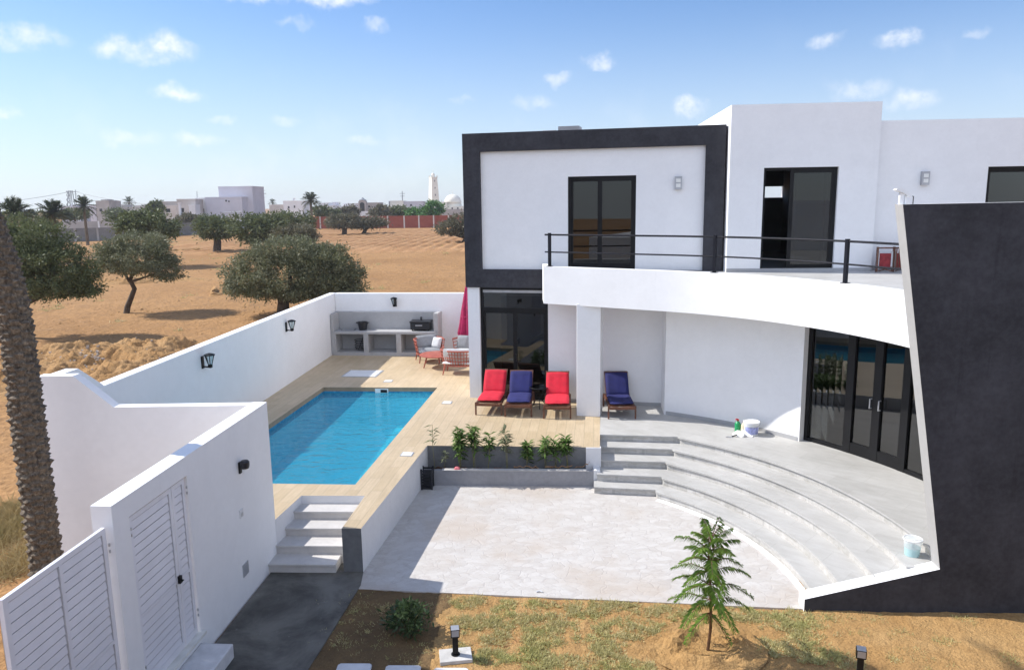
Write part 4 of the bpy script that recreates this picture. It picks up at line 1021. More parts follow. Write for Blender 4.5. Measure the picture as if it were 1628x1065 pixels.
m = MB(); m.prism([(4.40, 15.02), (4.54, 14.99), (4.56, 15.05), (4.42, 15.07)], ZD + .006, ZD + .012); m.build('blade', METALG, tr_); m = MB(); m.tube([(4.53, 15.03, ZD + .02), (4.64, 15.06, ZD + .04)], .013, 6); m.build('handle', BLACKPL, tr_)
bx, by, bz = 5.62, 9.98, .572
tbk = thing('clear_bucket', (bx, by, bz), 'translucent plastic bucket with teal base behind the low white foot of the charcoal wall', 'bucket')
m = MB(); m.lathe((bx, by, bz), [(.095, .0), (.107, .12)], 24); m.build('tinted_base', MILKYT, tbk, smooth=True)
m = MB(); m.lathe((bx, by, bz), [(.109, .12), (.122, .24)], 24); m.build('body', MILKY, tbk, smooth=True)
m = MB(); m.tube([(bx + .124 * math.cos(a * .25), by + .124 * math.sin(a * .25), bz + .24) for a in range(26)], .008, 6); m.build('rim', WHITEPL, tbk)
m = MB(); m.tube([(bx + .124 * math.cos(R(a)), by + .124 * math.sin(R(a)) * .6 - .03, bz + .24 + .03 * math.sin(R(a + 180))) for a in range(180, 361, 15)], .005, 5); m.build('handle', WHITEPL, tbk)

# black slatted crate in the corner by the planter
cr_ = thing('plastic_crate', (-1.78, 14.22, 0), 'tall black slatted crate in the corner between terrace wall and planter', 'crate')
FCr = Fr((-1.84, 14.16), R(-3))
m = MB()
for a in (0, .20):
    for b in (-.0, -.20): m.box(a, a + .03, b - .03, b, .0, .42, FCr)
m.build('corner_post', BLACKPL, cr_)
m = MB()
for k in range(7): m.box(.03, .20, -.022, -.008, .02 + k * .057, .055 + k * .057, FCr); m.box(.03, .20, -.222, -.208, .02 + k * .057, .055 + k * .057, FCr); m.box(.208, .222, -.20, -.03, .02 + k * .057, .055 + k * .057, FCr)
m.box(.01, .22, -.22, -.01, .012, .02, FCr); m.build('slats', BLACKPL, cr_)

# ------------------------------------------------------------------ garden path lights and stepping stones
def pathlight(x, y, rz, label, pad):
    t_ = thing('path_light', (x, y, -.02), label, 'garden light', 'path lights in the garden', rz)
    if pad:
        m = MB(); m.prism([(-.20, -.14), (.20, -.14), (.20, .14), (-.20, .14)], 0, .05); m.build('pad', CEMENT, t_, True, bevel=.006)
    m = MB(); m.lathe((0, 0, .05), [(.055, 0), (.055, .012)], 16); m.build('foot', BLACKM, t_, True)
    m = MB(); m.box(-.035, .035, -.03, .03, .06, .30); m.build('post', BLACKM, t_, True, bevel=.006)
    m = MB(); m.profile(Fr((0, 0), R(90)), [(-.05, .30), (-.06, .33), (-.06, .41), (.04, .42), (.05, .40), (.05, .30)], -.055, .055); m.build('head', BLACKM, t_, True, bevel=.006)
    m = MB(); m.poly([(-.045, -.0625, .325), (.045, -.0625, .325), (.045, -.0625, .405), (-.045, -.0625, .405)]); m.poly([(-.05, -.058, .4125), (.05, -.058, .4125), (.05, .038, .422), (-.05, .038, .422)]); m.build('diffuser', METALG, t_, True)
pathlight(-.76, 8.58, R(8), 'black path light on a concrete pad at the edge of the shade', True)
pathlight(4.02, 8.02, R(-20), 'black path light in the sunny soil in front of the charcoal wall', False)
for k, (pxa, pxb, py_) in enumerate(((538, 592, 1054), (614, 670, 1057), (690, 745, 1061))):
    xa, ya = G(pxa, py_, .015); xb, yb = G(pxb, py_, .015)
    lab = ('pale square stepping stone nearest the driveway', 'pale square stepping stone in the middle of the shaded three', 'pale square stepping stone just in front of the lit path light')[k]
    m = MB(); w2 = .46
    m.prism([(xa, ya - w2), (xb, yb - w2), (xb, yb - .03), (xb - .03, yb), (xa + .03, ya), (xa, ya - .03)], -.03, .02)
    tag(m.build('stepping_stone', SLABM, bevel=.008), lab, 'stepping stone', 'stepping stones across the garden')
m = MB(); a_ = G(858, 941, 0); m.tube([(a_[0] - .05, a_[1], .008), (a_[0], a_[1] + .01, .02), (a_[0] + .04, a_[1] - .01, .012)], .012, 5)
tag(m.build('stick', WHITE2), 'short pale stick at the front edge of the paved patio', 'stick')

# ================================================================== trees and plants
def crown_pts(rg, lobes, nclump, per, cr):
    """leaf positions: clumps in the shell of several lobes, with gaps between the clumps"""
    vol = np.array([l[3] * l[4] * l[5] for l in lobes]) ** .8; vol /= vol.sum()
    out = []; outd = []
    for _ in range(nclump):
        l = lobes[rg.choice(len(lobes), p=vol)]
        d = rg.normal(size=3); d /= np.linalg.norm(d); r_ = rg.uniform(.35, 1.0) ** .5
        if d[2] < -.55: d[2] *= .6
        c = np.array(l[:3]) + d * np.array(l[3:]) * r_
        s_ = cr * rg.uniform(.55, 1.3); k = int(per * rg.uniform(.6, 1.4))
        p = rg.normal(size=(k, 3)) * s_ * np.array([.55, .55, .42]); out.append(c + p); outd.append(np.repeat((d + np.array([0, 0, .25]))[None], k, 0))
    return np.concatenate(out), np.concatenate(outd)
def leaves(rg, P_, out, L, Wd, droop=.2):
    n = len(P_); d = out * .8 + rg.normal(size=(n, 3)) * .75; d[:, 2] -= droop; d /= np.linalg.norm(d, axis=1)[:, None]
    w_ = np.cross(d, rg.normal(size=(n, 3))); w_ /= np.linalg.norm(w_, axis=1)[:, None] + 1e-9
    k = rg.uniform(.6, 1.3, size=(n, 1)); return d * L * k, w_ * Wd * k
TREEN = [0]
def tree(name, label, cat, Y, base, lobes_px, mat, nclump, per, L, Wd, cr, trunk=None, tr=.2, group='olive trees in the field', depth=1.0):
    TREEN[0] += 1; rg = np.random.default_rng(100 + TREEN[0]); u = Y / FPX
    bp = at(base[0], base[1], Y); bz_ = -.03; t_ = thing(name, (bp[0], Y, bz_), label, cat, group)
    lobes = []
    for px_, py_, rx, ry in lobes_px:
        c = at(px_, py_, Y); off = rg.uniform(-.25, .25) * rx * u
        lobes.append((c[0], Y + off, max(c[2], ry * u * .8 + .1), rx * u, rx * u * depth, ry * u))
    P_, O_ = crown_pts(rg, lobes, nclump, per, cr * u)
    D_, W_ = leaves(rg, P_, O_, L, Wd); leaf_mesh('crown', P_, D_, W_, mat, t_)
    m = MB(); tp = trunk or [(base[0], base[1]), (base[0] + 1, (base[1] + lobes_px[0][1]) / 2), (lobes_px[0][0], lobes_px[0][1] + lobes_px[0][3] * .5)]
    pts = [Vector(at(a, b, Y)) for a, b in tp]; pts[0].z = bz_ - .05
    m.tube([pts[0] - Vector((0, 0, .05))] + pts, [tr * 1.5] + [tr * (1.15 - .5 * i / len(pts)) for i in range(len(pts))], 9)
    for l in lobes[:5]:
        e = Vector(l[:3]); mid = pts[-1].lerp(e, .5) + Vector((0, 0, -.1 * l[5])); m.tube([pts[-1] - Vector((0, 0, tr)), mid, e], [tr * .55, tr * .35, tr * .15], 6)
    m.build('trunk', BARKD, t_, smooth=True)
    return t_
tree('olive_tree', 'big round olive tree right behind the boundary wall', 'olive tree', 38.9, (450, 503), [(465, 446, 96, 48), (402, 442, 46, 44), (520, 440, 58, 48), (455, 402, 60, 24), (556, 455, 24, 34), (500, 410, 46, 27), (378, 448, 20, 36)], OLIVE, 1250, 52, .15, .052, 10.5, tr=.30)
tree('olive_tree', 'dark olive tree at the left edge beside the palm trunk', 'olive tree', 33, (28, 538), [(92, 432, 60, 48), (42, 408, 58, 44), (128, 450, 30, 34), (8, 395, 48, 40), (62, 380, 44, 22), (96, 458, 44, 28), (30, 455, 40, 30)], OLIVED, 820, 52, .14, .048, 10, tr=.2)
tree('olive_tree', 'small olive tree with a curved bare trunk standing alone in the field', 'olive tree', 40.5, (201, 499), [(222, 416, 60, 28), (184, 408, 34, 28), (264, 430, 28, 24), (214, 390, 50, 18)], OLIVE, 520, 46, .15, .05, 8, trunk=[(201, 499), (203, 487), (209, 472), (214, 459), (206, 444)], tr=.145)
tree('olive_tree', 'spreading olive tree behind the one with the curved trunk', 'olive tree', 72, (232, 396), [(235, 362, 48, 19), (204, 352, 28, 13), (264, 369, 20, 13), (238, 347, 30, 10)], OLIVED, 260, 36, .34, .12, 8, tr=.3)
tree('olive_tree', 'olive tree with a short visible trunk in the middle of the far field', 'olive tree', 95.9, (345, 402), [(345, 366, 30, 20), (328, 358, 18, 13), (362, 362, 18, 15)], OLIVED, 170, 34, .42, .15, 7, tr=.45)
tree('olive_tree', 'broad dark olive tree right of the short trunked one', 'olive tree', 90, (408, 404), [(405, 370, 34, 26), (385, 360, 24, 17), (430, 362, 26, 22)], OLIVED, 220, 34, .42, .15, 7, tr=.45)
tree('olive_tree', 'dark olive tree closest to the left end of the red brick wall', 'olive tree', 104, (468, 392), [(465, 356, 34, 17), (445, 352, 20, 14), (486, 358, 14, 12)], OLIVED, 160, 34, .46, .16, 7, tr=.45)
tree('olive_tree', 'small grey olive bush just above the big round olive tree', 'olive tree', 62, (470, 408), [(470, 374, 30, 14), (450, 376, 18, 12), (488, 378, 14, 10)], OLIVEG, 170, 34, .28, .09, 7, tr=.2)
tree('olive_tree', 'pale olive tree with a forked trunk in front of the red brick wall', 'olive tree', 142, (547, 374), [(545, 354, 24, 10), (530, 352, 12, 8), (558, 350, 12, 8)], OLIVEG, 150, 30, .55, .18, 5, tr=.45)
tree('olive_tree', 'low pale olive tree with a slanted trunk in front of the red brick wall', 'olive tree', 146, (578, 370), [(582, 356, 20, 8), (602, 354, 14, 7), (570, 356, 10, 6)], OLIVEG, 130, 30, .55, .18, 5, trunk=[(577, 370), (581, 365), (584, 360)], tr=.35)
tree('olive_tree', 'grey olive tree half hidden by the villa at the end of the red wall', 'olive tree', 110, (738, 388), [(716, 364, 22, 12), (734, 354, 20, 14), (745, 366, 16, 12)], OLIVEG, 170, 32, .44, .15, 5, tr=.4)
# beyond the walls
for Y, base, lobes, mat, lab in [
    (205, (606, 352), [(606, 338, 15, 10), (598, 342, 8, 7)], OLIVEG, 'grey green tree behind the red wall next to the stone pavilion'),
    (215, (637, 352), [(637, 338, 18, 9), (622, 342, 10, 6)], OLIVED, 'dark rounded tree behind the red wall below the low white building'),
    (205, (664, 352), [(662, 340, 14, 9), (656, 342, 8, 6)], GREENL, 'mid green tree behind the red wall left of the bright one'),
    (200, (690, 352), [(690, 333, 15, 12), (678, 339, 12, 8), (697, 341, 8, 8)], GREENL, 'bright green tree in front of the minaret foot'),
    (200, (514, 346), [(514, 337, 16, 7), (528, 340, 12, 5)], OLIVED, 'low dark tree behind the left part of the red wall'),
    (220, (557, 346), [(557, 336, 10, 6), (548, 338, 8, 5)], OLIVEG, 'small tree in front of the domed pavilion'),
    (66, (25, 382), [(30, 362, 40, 18), (5, 352, 30, 16), (58, 362, 22, 14)], OLIVED, 'dark bushy tree behind the olive at the left edge'),
    (120, (60, 372), [(58, 350, 24, 13), (75, 354, 14, 9)], OLIVED, 'leafy tree between the two left palms'),
    (190, (118, 346), [(118, 341, 18, 7), (104, 340, 12, 5)], OLIVED, 'low hedge-like tree below the small palm'),
    (230, (186, 348), [(178, 340, 8, 5), (188, 341, 10, 5)], OLIVED, 'dark small tree in front of the pale far house'),
    (175, (250, 348), [(247, 330, 9, 8), (241, 337, 8, 7)], OLIVED, 'dark tree in front of the brown far house'),
    (170, (296, 356), [(300, 349, 14, 5), (286, 352, 8, 4)], OLIVEG, 'low grey shrub before the unfinished houses'),
]:
    tree('leafy_tree', lab, 'tree', Y, base, lobes, mat, 90, 26, Y * .0042, Y * .0016, 4.5, tr=.3, group='trees beyond the field')

def frond(rg, base, azim, lift, L, width, nleaf, sag):
    P_, D_, W_ = [], [], []; h = np.array([math.cos(azim), math.sin(azim), 0]); sd = np.array([-h[1], h[0], 0]); pts = []
    for i in range(nleaf + 1):
        t = i / nleaf; p = base + h * L * (t * math.cos(lift) * (1 - .12 * t)) + np.array([0, 0, L * (t * math.sin(lift) - sag * t * t)]); pts.append(p)
    for i in range(1, nleaf):
        t = i / nleaf; tg = pts[i + 1] - pts[i]; tg /= np.linalg.norm(tg)
        ll = width * (math.sin(math.pi * (t * .85 + .12)) ** .7)
        for s_ in (-1, 1):
            d = tg * .65 + sd * s_ * .75 + np.array([0, 0, .25 - rg.uniform(0, .5)]); d /= np.linalg.norm(d)
            P_.append(pts[i]); D_.append(d * ll * rg.uniform(.85, 1.1)); W_.append(np.cross(d, np.array([0, 0, 1.])) * width * .17 + tg * width * .06)
    return P_, D_, W_, pts
def palm(name, label, base, H, rad, L, nf, nleaf, width, seed, mat=PALML, group='date palms beyond the field', detail=False, z0=-.03):
    rg = np.random.default_rng(seed); t_ = thing(name, (base[0], base[1], z0), label, 'palm tree', group)
    lean = (lambda z: -.10 * min(max(z - 4, 0), 1.5) ** 2 - .30 * max(z - 5.5, 0)) if detail else (lambda z: 0)
    P_, D_, W_ = [], [], []; top = np.array([base[0] + lean(H), base[1], H]); m2 = MB()
    for k in range(nf):
        a = k * 2.39996 + rg.uniform(-.2, .2); q_ = (k + .5) / nf; lift = R(82 - 105 * q_ + rg.uniform(-8, 8))
        p, d, w_, pts = frond(rg, top + np.array([0, 0, rg.uniform(-.1, .15) * L * .2]), a, lift, L * rg.uniform(.85, 1.08), width, nleaf, .18 + .30 * rg.random())
        P_ += p; D_ += d; W_ += w_; rp_ = pts[:: max(1, nleaf // 5)]; m2.tube(rp_, [L * (.012 - .008 * i / len(rp_)) for i in range(len(rp_))], 4)
    cr_o = leaf_mesh('crown', P_, D_, W_, mat, t_); m2.build('frond_ribs', STEM, t_)
    m = MB()
    if detail:
        k_ = 40; z = z0 - .1; rows = []; step = .030; i = 0
        while z < H:
            rows.append(z); z += step
        for i, z in enumerate(rows):
            for j in range(k_):
                a = 2 * math.pi * j / k_
                sec = j * 10 // k_; ph = (i / 3.6 + .5 * (sec % 2) + .08 * math.sin(sec * 2.4)) % 1.0   # staggered cut leaf bases
                seg = .5 + .5 * math.sin(math.pi * ((j * 10 / k_) % 1.0))
                amp = .33 + .16 * mn.noise(Vector((sec * 1.7, i // 3.6 * 1.3, .5))); r_ = rad * (.80 + amp * ph ** 1.4 * (.35 + .65 * seg)) + rg.uniform(-.006, .012)
                r_ *= 1 + .10 * max(0, 1 - (z - z0) / .8)
                m.v.append((base[0] + r_ * math.cos(a) + lean(z), base[1] + r_ * math.sin(a), z))
        for i in range(len(rows) - 1):
            for j in range(k_): m.f.append((i * k_ + j, i * k_ + (j + 1) % k_, (i + 1) * k_ + (j + 1) % k_, (i + 1) * k_ + j)); m.m.append(0)
        m.build('trunk', PALMB, t_)
    else:
        m.tube([(base[0], base[1], z0 - .05), (base[0], base[1], H * .5), (base[0], base[1], H)], [rad * 1.2, rad, rad * .9], 8); m.build('trunk', PALMB, t_, smooth=True)
    return t_
palm('date_palm', 'tall date palm with a rough scaly trunk beside the entrance wall', (-6.42, 9.65), 14.5, .205, 3.6, 34, 26, .42, 5, group=None, detail=True)
for px_, pyc, pyb, Y, L, nf, lab, sd_ in [(24, 343, 368, 80, 2.3, 34, 'dense dark palm at the far left above the olive crown', 1), (84, 340, 362, 90, 2.2, 32, 'wide palm second from the left in front of the grey wall', 2),
        (133, 328, 350, 118, 1.9, 26, 'slim palm left of the square grey far house', 3), (494, 319, 340, 180, 2.6, 26, 'palm standing alone left of the red brick wall', 4),
        (405, 321, 334, 330, 2.6, 16, 'tiny far palm right of the lilac block', 6), (433, 322, 332, 360, 2.2, 14, 'tiny far palm before the white house with a dish', 7), (205, 322, 334, 300, 3.0, 16, 'small far palm above the pale far house', 8), (538, 326, 334, 340, 1.8, 12, 'tiny far palm right of the lone palm', 9)]:
    c = at(px_, pyc, Y); palm('date_palm', lab, (c[0], Y), c[2], L * .11, L * 1.15, int(nf * 1.8), 16, L * .38, sd_)

# ------------------------------------------------------------------ planter plants
def stemplant(x, y, z, h, seed, label, mat, n=26, L=.15, group='young plants in the planter', stems=2, spread=.1, low=.35):
    rg = np.random.default_rng(seed); t_ = thing('young_plant', (x, y, z), label, 'plant', group); m = MB(); P_, D_, W_ = [], [], []
    for s_ in range(stems):
        a = rg.uniform(0, 6.28); hh = h * rg.uniform(.72, 1.0) if s_ else h
        tip = np.array([x + math.cos(a) * spread * rg.uniform(.3, 1), y + math.sin(a) * spread * .7, z + hh]); b0_ = np.array([x + rg.uniform(-.02, .02), y, z - .02])
        m.tube([b0_, (b0_ + tip) / 2 + np.array([rg.uniform(-.02, .02), 0, 0]), tip], [.008, .006, .004], 5)
        for k in range(n):
            t = low + (1 - low) * rg.random() ** .6; p = b0_ + (tip - b0_) * t; a2 = k * 2.4
            d = np.array([math.cos(a2), math.sin(a2), 1.15 - 1.5 * rg.random()]); d /= np.linalg.norm(d); l = L * rg.uniform(.7, 1.15)
            w_ = np.cross(d, [0, 0, 1.]); w_ /= np.linalg.norm(w_) + 1e-9; P_.append(p); D_.append(d * l); W_.append(w_ * l * .22)
    leaf_mesh('foliage', P_, D_, W_, mat, t_, curl=.25); m.build('stem', STEM, t_); return t_
PLN = [(689, 676, .0, PLANTG, 1, 12, 'sparse greyish plant at the dark left end of the planter'), (706, 722, 0, PLANTG, 1, 14, 'small low grey plant second from the left in the planter'),
       (731, 681, 0, PLANTL, 4, 34, 'bushiest dark green plant in the left half of the planter'), (754, 678, 0, PLANTL, 3, 32, 'tallest bushy green plant, right of the bushiest one'),
       (776, 692, 0, PLANTL, 2, 26, 'dark slim plant in the middle left of the planter'), (806, 682, 0, PLANTG, 2, 24, 'pale thin plant with a bare lower stem in mid planter'),
       (838, 704, 0, PLANTL, 2, 34, 'short bright green drooping plant right of the middle'), (867, 697, 0, PLANTL, 2, 28, 'green plant third from the right end of the planter'),
       (883, 699, 0, PLANTL, 2, 22, 'slender green plant second from the right end of the planter'), (902, 697, 0, PLANTL, 3, 28, 'green plant nearest the white right end of the planter')]
for k, (px_, py_, _, mt_, ns, nl, lab) in enumerate(PLN):
    fx = (px_ - 680) / (954 - 680) * 3.45 + .02; p = FPn.p(fx, -.24, .26)
    tz = EYE + ray(px_, py_).z * p[1] / ray(px_, py_).y
    xx = ray(px_, (py_ + 748) / 2).x * p[1] / ray(px_, (py_ + 748) / 2).y
    stemplant(xx, p[1], .26, tz - .24, 40 + k, lab, mt_, int(nl * 1.5), .20 if k != 1 else .13, stems=ns, spread=.07 if ns > 1 else .04, low=.25 if k in (2, 6) else .45)
fl_ = MB(); p = FPn.p(.72, -.07, .335); fl_.pillow(p, .12, .10, .07, 6)
tag(fl_.build('fallen_blossom', PINK, smooth='all'), 'pink crumpled blossom lying on the planter rim at the left', 'blossom')
for k, (s_, ln, a_) in enumerate(((3.22, .30, .5), (2.75, .55, .05), (2.1, .5, -.08))):
    m = MB(); b0 = FPn.p(s_, -.14, .30); n0 = len(m.v)
    for i in range(9):
        t = i / 8 - .5; c = FPn.p(s_ + ln * t, -.15 + .03 * math.sin(i * 2.1 + k), .315 + .04 * abs(math.sin(i * 1.3 + k)) + max(0, t) * a_ * .4)
        m.v += [(c[0], c[1] + .018, c[2]), (c[0], c[1] - .018, c[2] + .022), (c[0], c[1] - .02, c[2] + .012), (c[0], c[1] + .016, c[2] - .008)]
    for i in range(8):
        for j in range(4): m.f.append((i * 4 + j, i * 4 + (j + 1) % 4, i * 4 + 4 + (j + 1) % 4, i * 4 + 4 + j)); m.m.append(0)
    tag(m.build('dry_leaf', CARD), ('curled dry brown palm husk at the right end of the planter soil', 'long dry straw leaf on the planter soil right of the middle', 'dry straw leaf on the planter soil at the middle')[k], 'dry leaf', 'dry leaves on the planter soil')

# ------------------------------------------------------------------ garden: shrub, young araucaria, grass
rg = np.random.default_rng(21)
sx0, sy0 = -1.42, 9.12; t_ = thing('garden_shrub', (sx0, sy0, -.02), 'dark leafy shrub standing in the shade by the driveway', 'shrub')
P_, O_ = crown_pts(rg, [(sx0, sy0, .18, .26, .24, .18), (sx0 + .10, sy0, .32, .14, .14, .15)], 46, 24, .08); D_, W_ = leaves(rg, P_, O_, .085, .03, .0); leaf_mesh('foliage', P_, D_, W_, SHRUBL, t_)
m = MB()
for k in range(9): a = k * .7; m.tube([(sx0, sy0, -.04), (sx0 + .12 * math.cos(a), sy0 + .12 * math.sin(a), .25), (sx0 + .2 * math.cos(a), sy0 + .2 * math.sin(a), .33)], [.012, .008, .004], 5)
m.build('stems', STEM, t_)

ax, ay = 2.40, 8.65; au = thing('young_araucaria', (ax, ay, -.02), 'young araucaria sapling with tiered drooping branches in a dug earth basin', 'sapling')
m = MB(); m.tube([(ax, ay, -.05), (ax + .03, ay, .3), (ax + .02, ay, .75), (ax - .02, ay, 1.2), (ax - .03, ay, 1.50)], [.022, .02, .016, .012, .006], 8); m.build('trunk', STEMB, au, smooth=True)
P_, D_, W_ = [], [], []; br = MB()
for z, Lb, nb, lift in [(.50, .30, 3, -.8), (.68, .50, 5, .04), (.88, .52, 5, .06), (1.06, .50, 5, .14), (1.20, .42, 5, .35), (1.33, .40, 5, .6), (1.42, .26, 4, .9), (1.47, .14, 4, 1.2)]:
    a0 = rg.uniform(0, 6.28)
    for k in range(nb):
        a = a0 + 2 * math.pi * k / nb + rg.uniform(-.15, .15); h = np.array([math.cos(a), math.sin(a), 0]); sd = np.array([-h[1], h[0], 0]); l = Lb * rg.uniform(.85, 1.1); n = int(l / .012); pts = []
        for i in range(n + 1):
            t = i / n; pts.append(np.array([ax, ay, z]) + h * l * t + np.array([0, 0, l * (math.tan(min(lift, 1.2)) * t * .8 - .30 * t * t + .10 * math.sin(t * 3))]))
        br.tube([pts[0], pts[n // 2], pts[-1]], [.007, .005, .003], 5)
        for i in range(2, n + 1):
            t = i / n; ll = .125 * (1 - .5 * t) * (1 if i < n else .6)
            for s_ in (-1, 1):
                for _ in range(2 if i % 2 else 1):
                    d = h * .45 + sd * s_ * .8 + np.array([0, 0, -.55 + rg.uniform(-.25, .35)]); d /= np.linalg.norm(d)
                    P_.append(pts[i] + rg.normal(size=3) * .004); D_.append(d * ll * rg.uniform(.8, 1.2)); W_.append(np.cross(d, h) * .019 + np.array([0, 0, .003]))
leaf_mesh('foliage', P_, D_, W_, PINEL, au, curl=.12); br.build('branches', STEMB, au)

# basin and clods
m = MB(); K = 40
def basin(r_, a): 
    e = .09 * math.exp(-((r_ - .42) / .12) ** 2) * (1 + .5 * math.sin(a * 3 + 1) + .3 * math.sin(a * 7)) + .012 * math.sin(a * 11 + r_ * 30)
    return (ax + r_ * math.cos(a), ay + r_ * .8 * math.sin(a), -.004 + max(0, e) * (1 if r_ > .2 else 0))
rs = [0.01, .12, .24, .32, .38, .44, .5, .56, .64, .74]
for i in range(len(rs) - 1):
    for j in range(K): a, b = 2 * math.pi * j / K, 2 * math.pi * (j + 1) / K; m.poly([basin(rs[i], a), basin(rs[i + 1], a), basin(rs[i + 1], b), basin(rs[i], b)])
tag(m.build('earth_basin', GARDEN, origin=(0, 0, 0)), kind='structure')

def scatter_blades(rg, patches, n, L, Wd, z, per=34, tr=.035):
    ar = np.array([p[2] * p[3] for p in patches]); ar /= ar.sum(); nt = max(1, n // per); idx = rg.choice(len(patches), size=nt, p=ar); pp = np.array(patches)[idx]
    r_ = np.sqrt(rg.random(nt)) * (.75 + .35 * rg.random(nt)) + np.abs(rg.normal(size=nt)) * .22; a = rg.uniform(0, 6.283, nt)
    cx_ = pp[:, 0] + pp[:, 2] * r_ * np.cos(a); cy_ = pp[:, 1] + pp[:, 3] * r_ * np.sin(a); sz = rg.uniform(.4, 1.5, nt)
    t = rg.integers(0, nt, n)
    P_ = np.stack([cx_[t] + rg.normal(size=n) * tr * sz[t], cy_[t] + rg.normal(size=n) * tr * sz[t], np.full(n, z)], 1)
    d = rg.normal(size=(n, 3)) * .9; d[:, 2] = rg.uniform(.3, 1.0, n); d /= np.linalg.norm(d, axis=1)[:, None]; k = rg.uniform(.4, 1.2, (n, 1)) * sz[t][:, None] ** .6
    w_ = np.cross(d, rg.normal(size=(n, 3))); w_ /= np.linalg.norm(w_, axis=1)[:, None]
    return P_, d * L * k, w_ * Wd
GP = [(745, 958, 30), (805, 965, 26), (860, 962, 22), (930, 966, 45), (985, 968, 35), (1055, 974, 35), (1100, 980, 25), (755, 990, 38), (800, 988, 40), (860, 990, 45), (905, 995, 20), (985, 1000, 50), (1035, 998, 25), (790, 1015, 30), (860, 1018, 40), (925, 1020, 22), (780, 1045, 35), (850, 1050, 45), (900, 1056, 40), (960, 1030, 35), (970, 1055, 40), (1020, 1060, 30),
      (1180, 975, 35), (1215, 985, 40), (1270, 985, 45), (1290, 1005, 50), (1330, 985, 25), (1385, 985, 25), (1265, 1000, 30), (1365, 1005, 22), (1430, 1010, 22), (1440, 1045, 35), (1475, 1055, 35), (1530, 985, 22), (1555, 990, 16), (1622, 1010, 12), (1230, 1030, 35), (1300, 1040, 40), (1350, 1050, 30), (1600, 1050, 20), (1500, 1020, 14), (735, 1030, 16)]
pts = []
for px_, py_, rx in GP:
    g = G(px_, py_, -.018); r_ = rx * g[1] / FPX * .85; pts.append((g[0], g[1], r_, r_ * .75))
rg = np.random.default_rng(5); P_, D_, W_ = scatter_blades(rg, pts, 56000, .062, .0085, -.02, 46, .03)
ok_ = (P_[:, 1] < 10.29 - (P_[:, 0] + 2.32) * .116) & ((P_[:, 0] < 3.9) | (P_[:, 1] < 9.5)); P_, D_, W_ = P_[ok_], D_[ok_], W_[ok_]
tag(leaf_mesh('grass', P_, D_, W_, GRASSL, origin=(0, 0, 0)), 'patchy dry yellow green grass on the sandy garden soil', 'grass', kind='stuff')
rg = np.random.default_rng(6); pts = []
for px_, py_, rx in [(540, 1010, 50), (600, 990, 60), (620, 1040, 60), (680, 1030, 40), (560, 960, 40), (700, 960, 30)]:
    g = G(px_, py_, -.018); r_ = rx * g[1] / FPX; pts.append((g[0], g[1], r_, r_ * .8))
P_, D_, W_ = scatter_blades(rg, pts, 2600, .05, .006, -.02); tag(leaf_mesh('weeds', P_, D_, W_, GRASSL, origin=(0, 0, 0)), 'sparse weeds on the shaded soil beside the driveway', 'weeds', kind='stuff')
pts = []
for px_, py_, rx in [(15, 845, 30), (28, 880, 26), (5, 815, 30), (20, 905, 22), (-20, 860, 40)]:
    g = G(px_, py_, 0); r_ = rx * g[1] / FPX; pts.append((g[0], g[1], r_, r_ * 1.3))
P_, D_, W_ = scatter_blades(rg, pts, 9000, .30, .010, -.04, 40, .12); tag(leaf_mesh('dry_grass', P_, D_, W_, SCRUBL, origin=(0, 0, 0)), 'dry yellowish grass outside the wall left of the palm trunk', 'grass', kind='stuff')
# dry weeds scattered over the field
pts = []; rg = np.random.default_rng(8)
for k in range(150):
    Y = rg.uniform(28, 150); X = Y * rg.uniform(-.72, -.06); pts.append((X, Y, .3 + Y * .008, .25 + Y * .006))
P_, D_, W_ = scatter_blades(rg, pts, 9000, .3, .03, -.05, 20, .15); tag(leaf_mesh('field_weeds', P_, D_, W_, GRASSL, origin=(0, 0, 0)), 'dry weeds scattered over the bare field behind the wall', 'weeds', kind='stuff')

# clods and stones lying about the field
rg = np.random.default_rng(31); m = MB()
for k in range(5200):
    Y = 26 + 110 * rg.random() ** 1.6; X = Y * rg.uniform(-.74, -.03)
    band = math.sin(Y * .23 + 2 * math.sin(X * .05)) + .8 * math.sin(X * .31 + Y * .11)
    if X > -7.6 and Y < 27 or rg.random() > .35 + .5 * band: continue
    r_ = (.03 + .002 * Y * rg.random()) * rg.uniform(.5, 1.3); b = len(m.v); a0 = rg.uniform(0, 6.28)
    for j in range(5): a = a0 + j * 1.2566; q_ = r_ * rg.uniform(.7, 1.2); m.v.append((X + q_ * math.cos(a), Y + q_ * math.sin(a), -.05))
    m.v.append((X + r_ * rg.uniform(-.2, .2), Y, -.03 + r_ * rg.uniform(.4, .8)))
    for j in range(5): m.f.append((b + j, b + (j + 1) % 5, b + 5)); m.m.append(0)
tag(m.build('earth_clods', MOUND), 'earth clods strewn over the bare field', 'clods', kind='stuff')
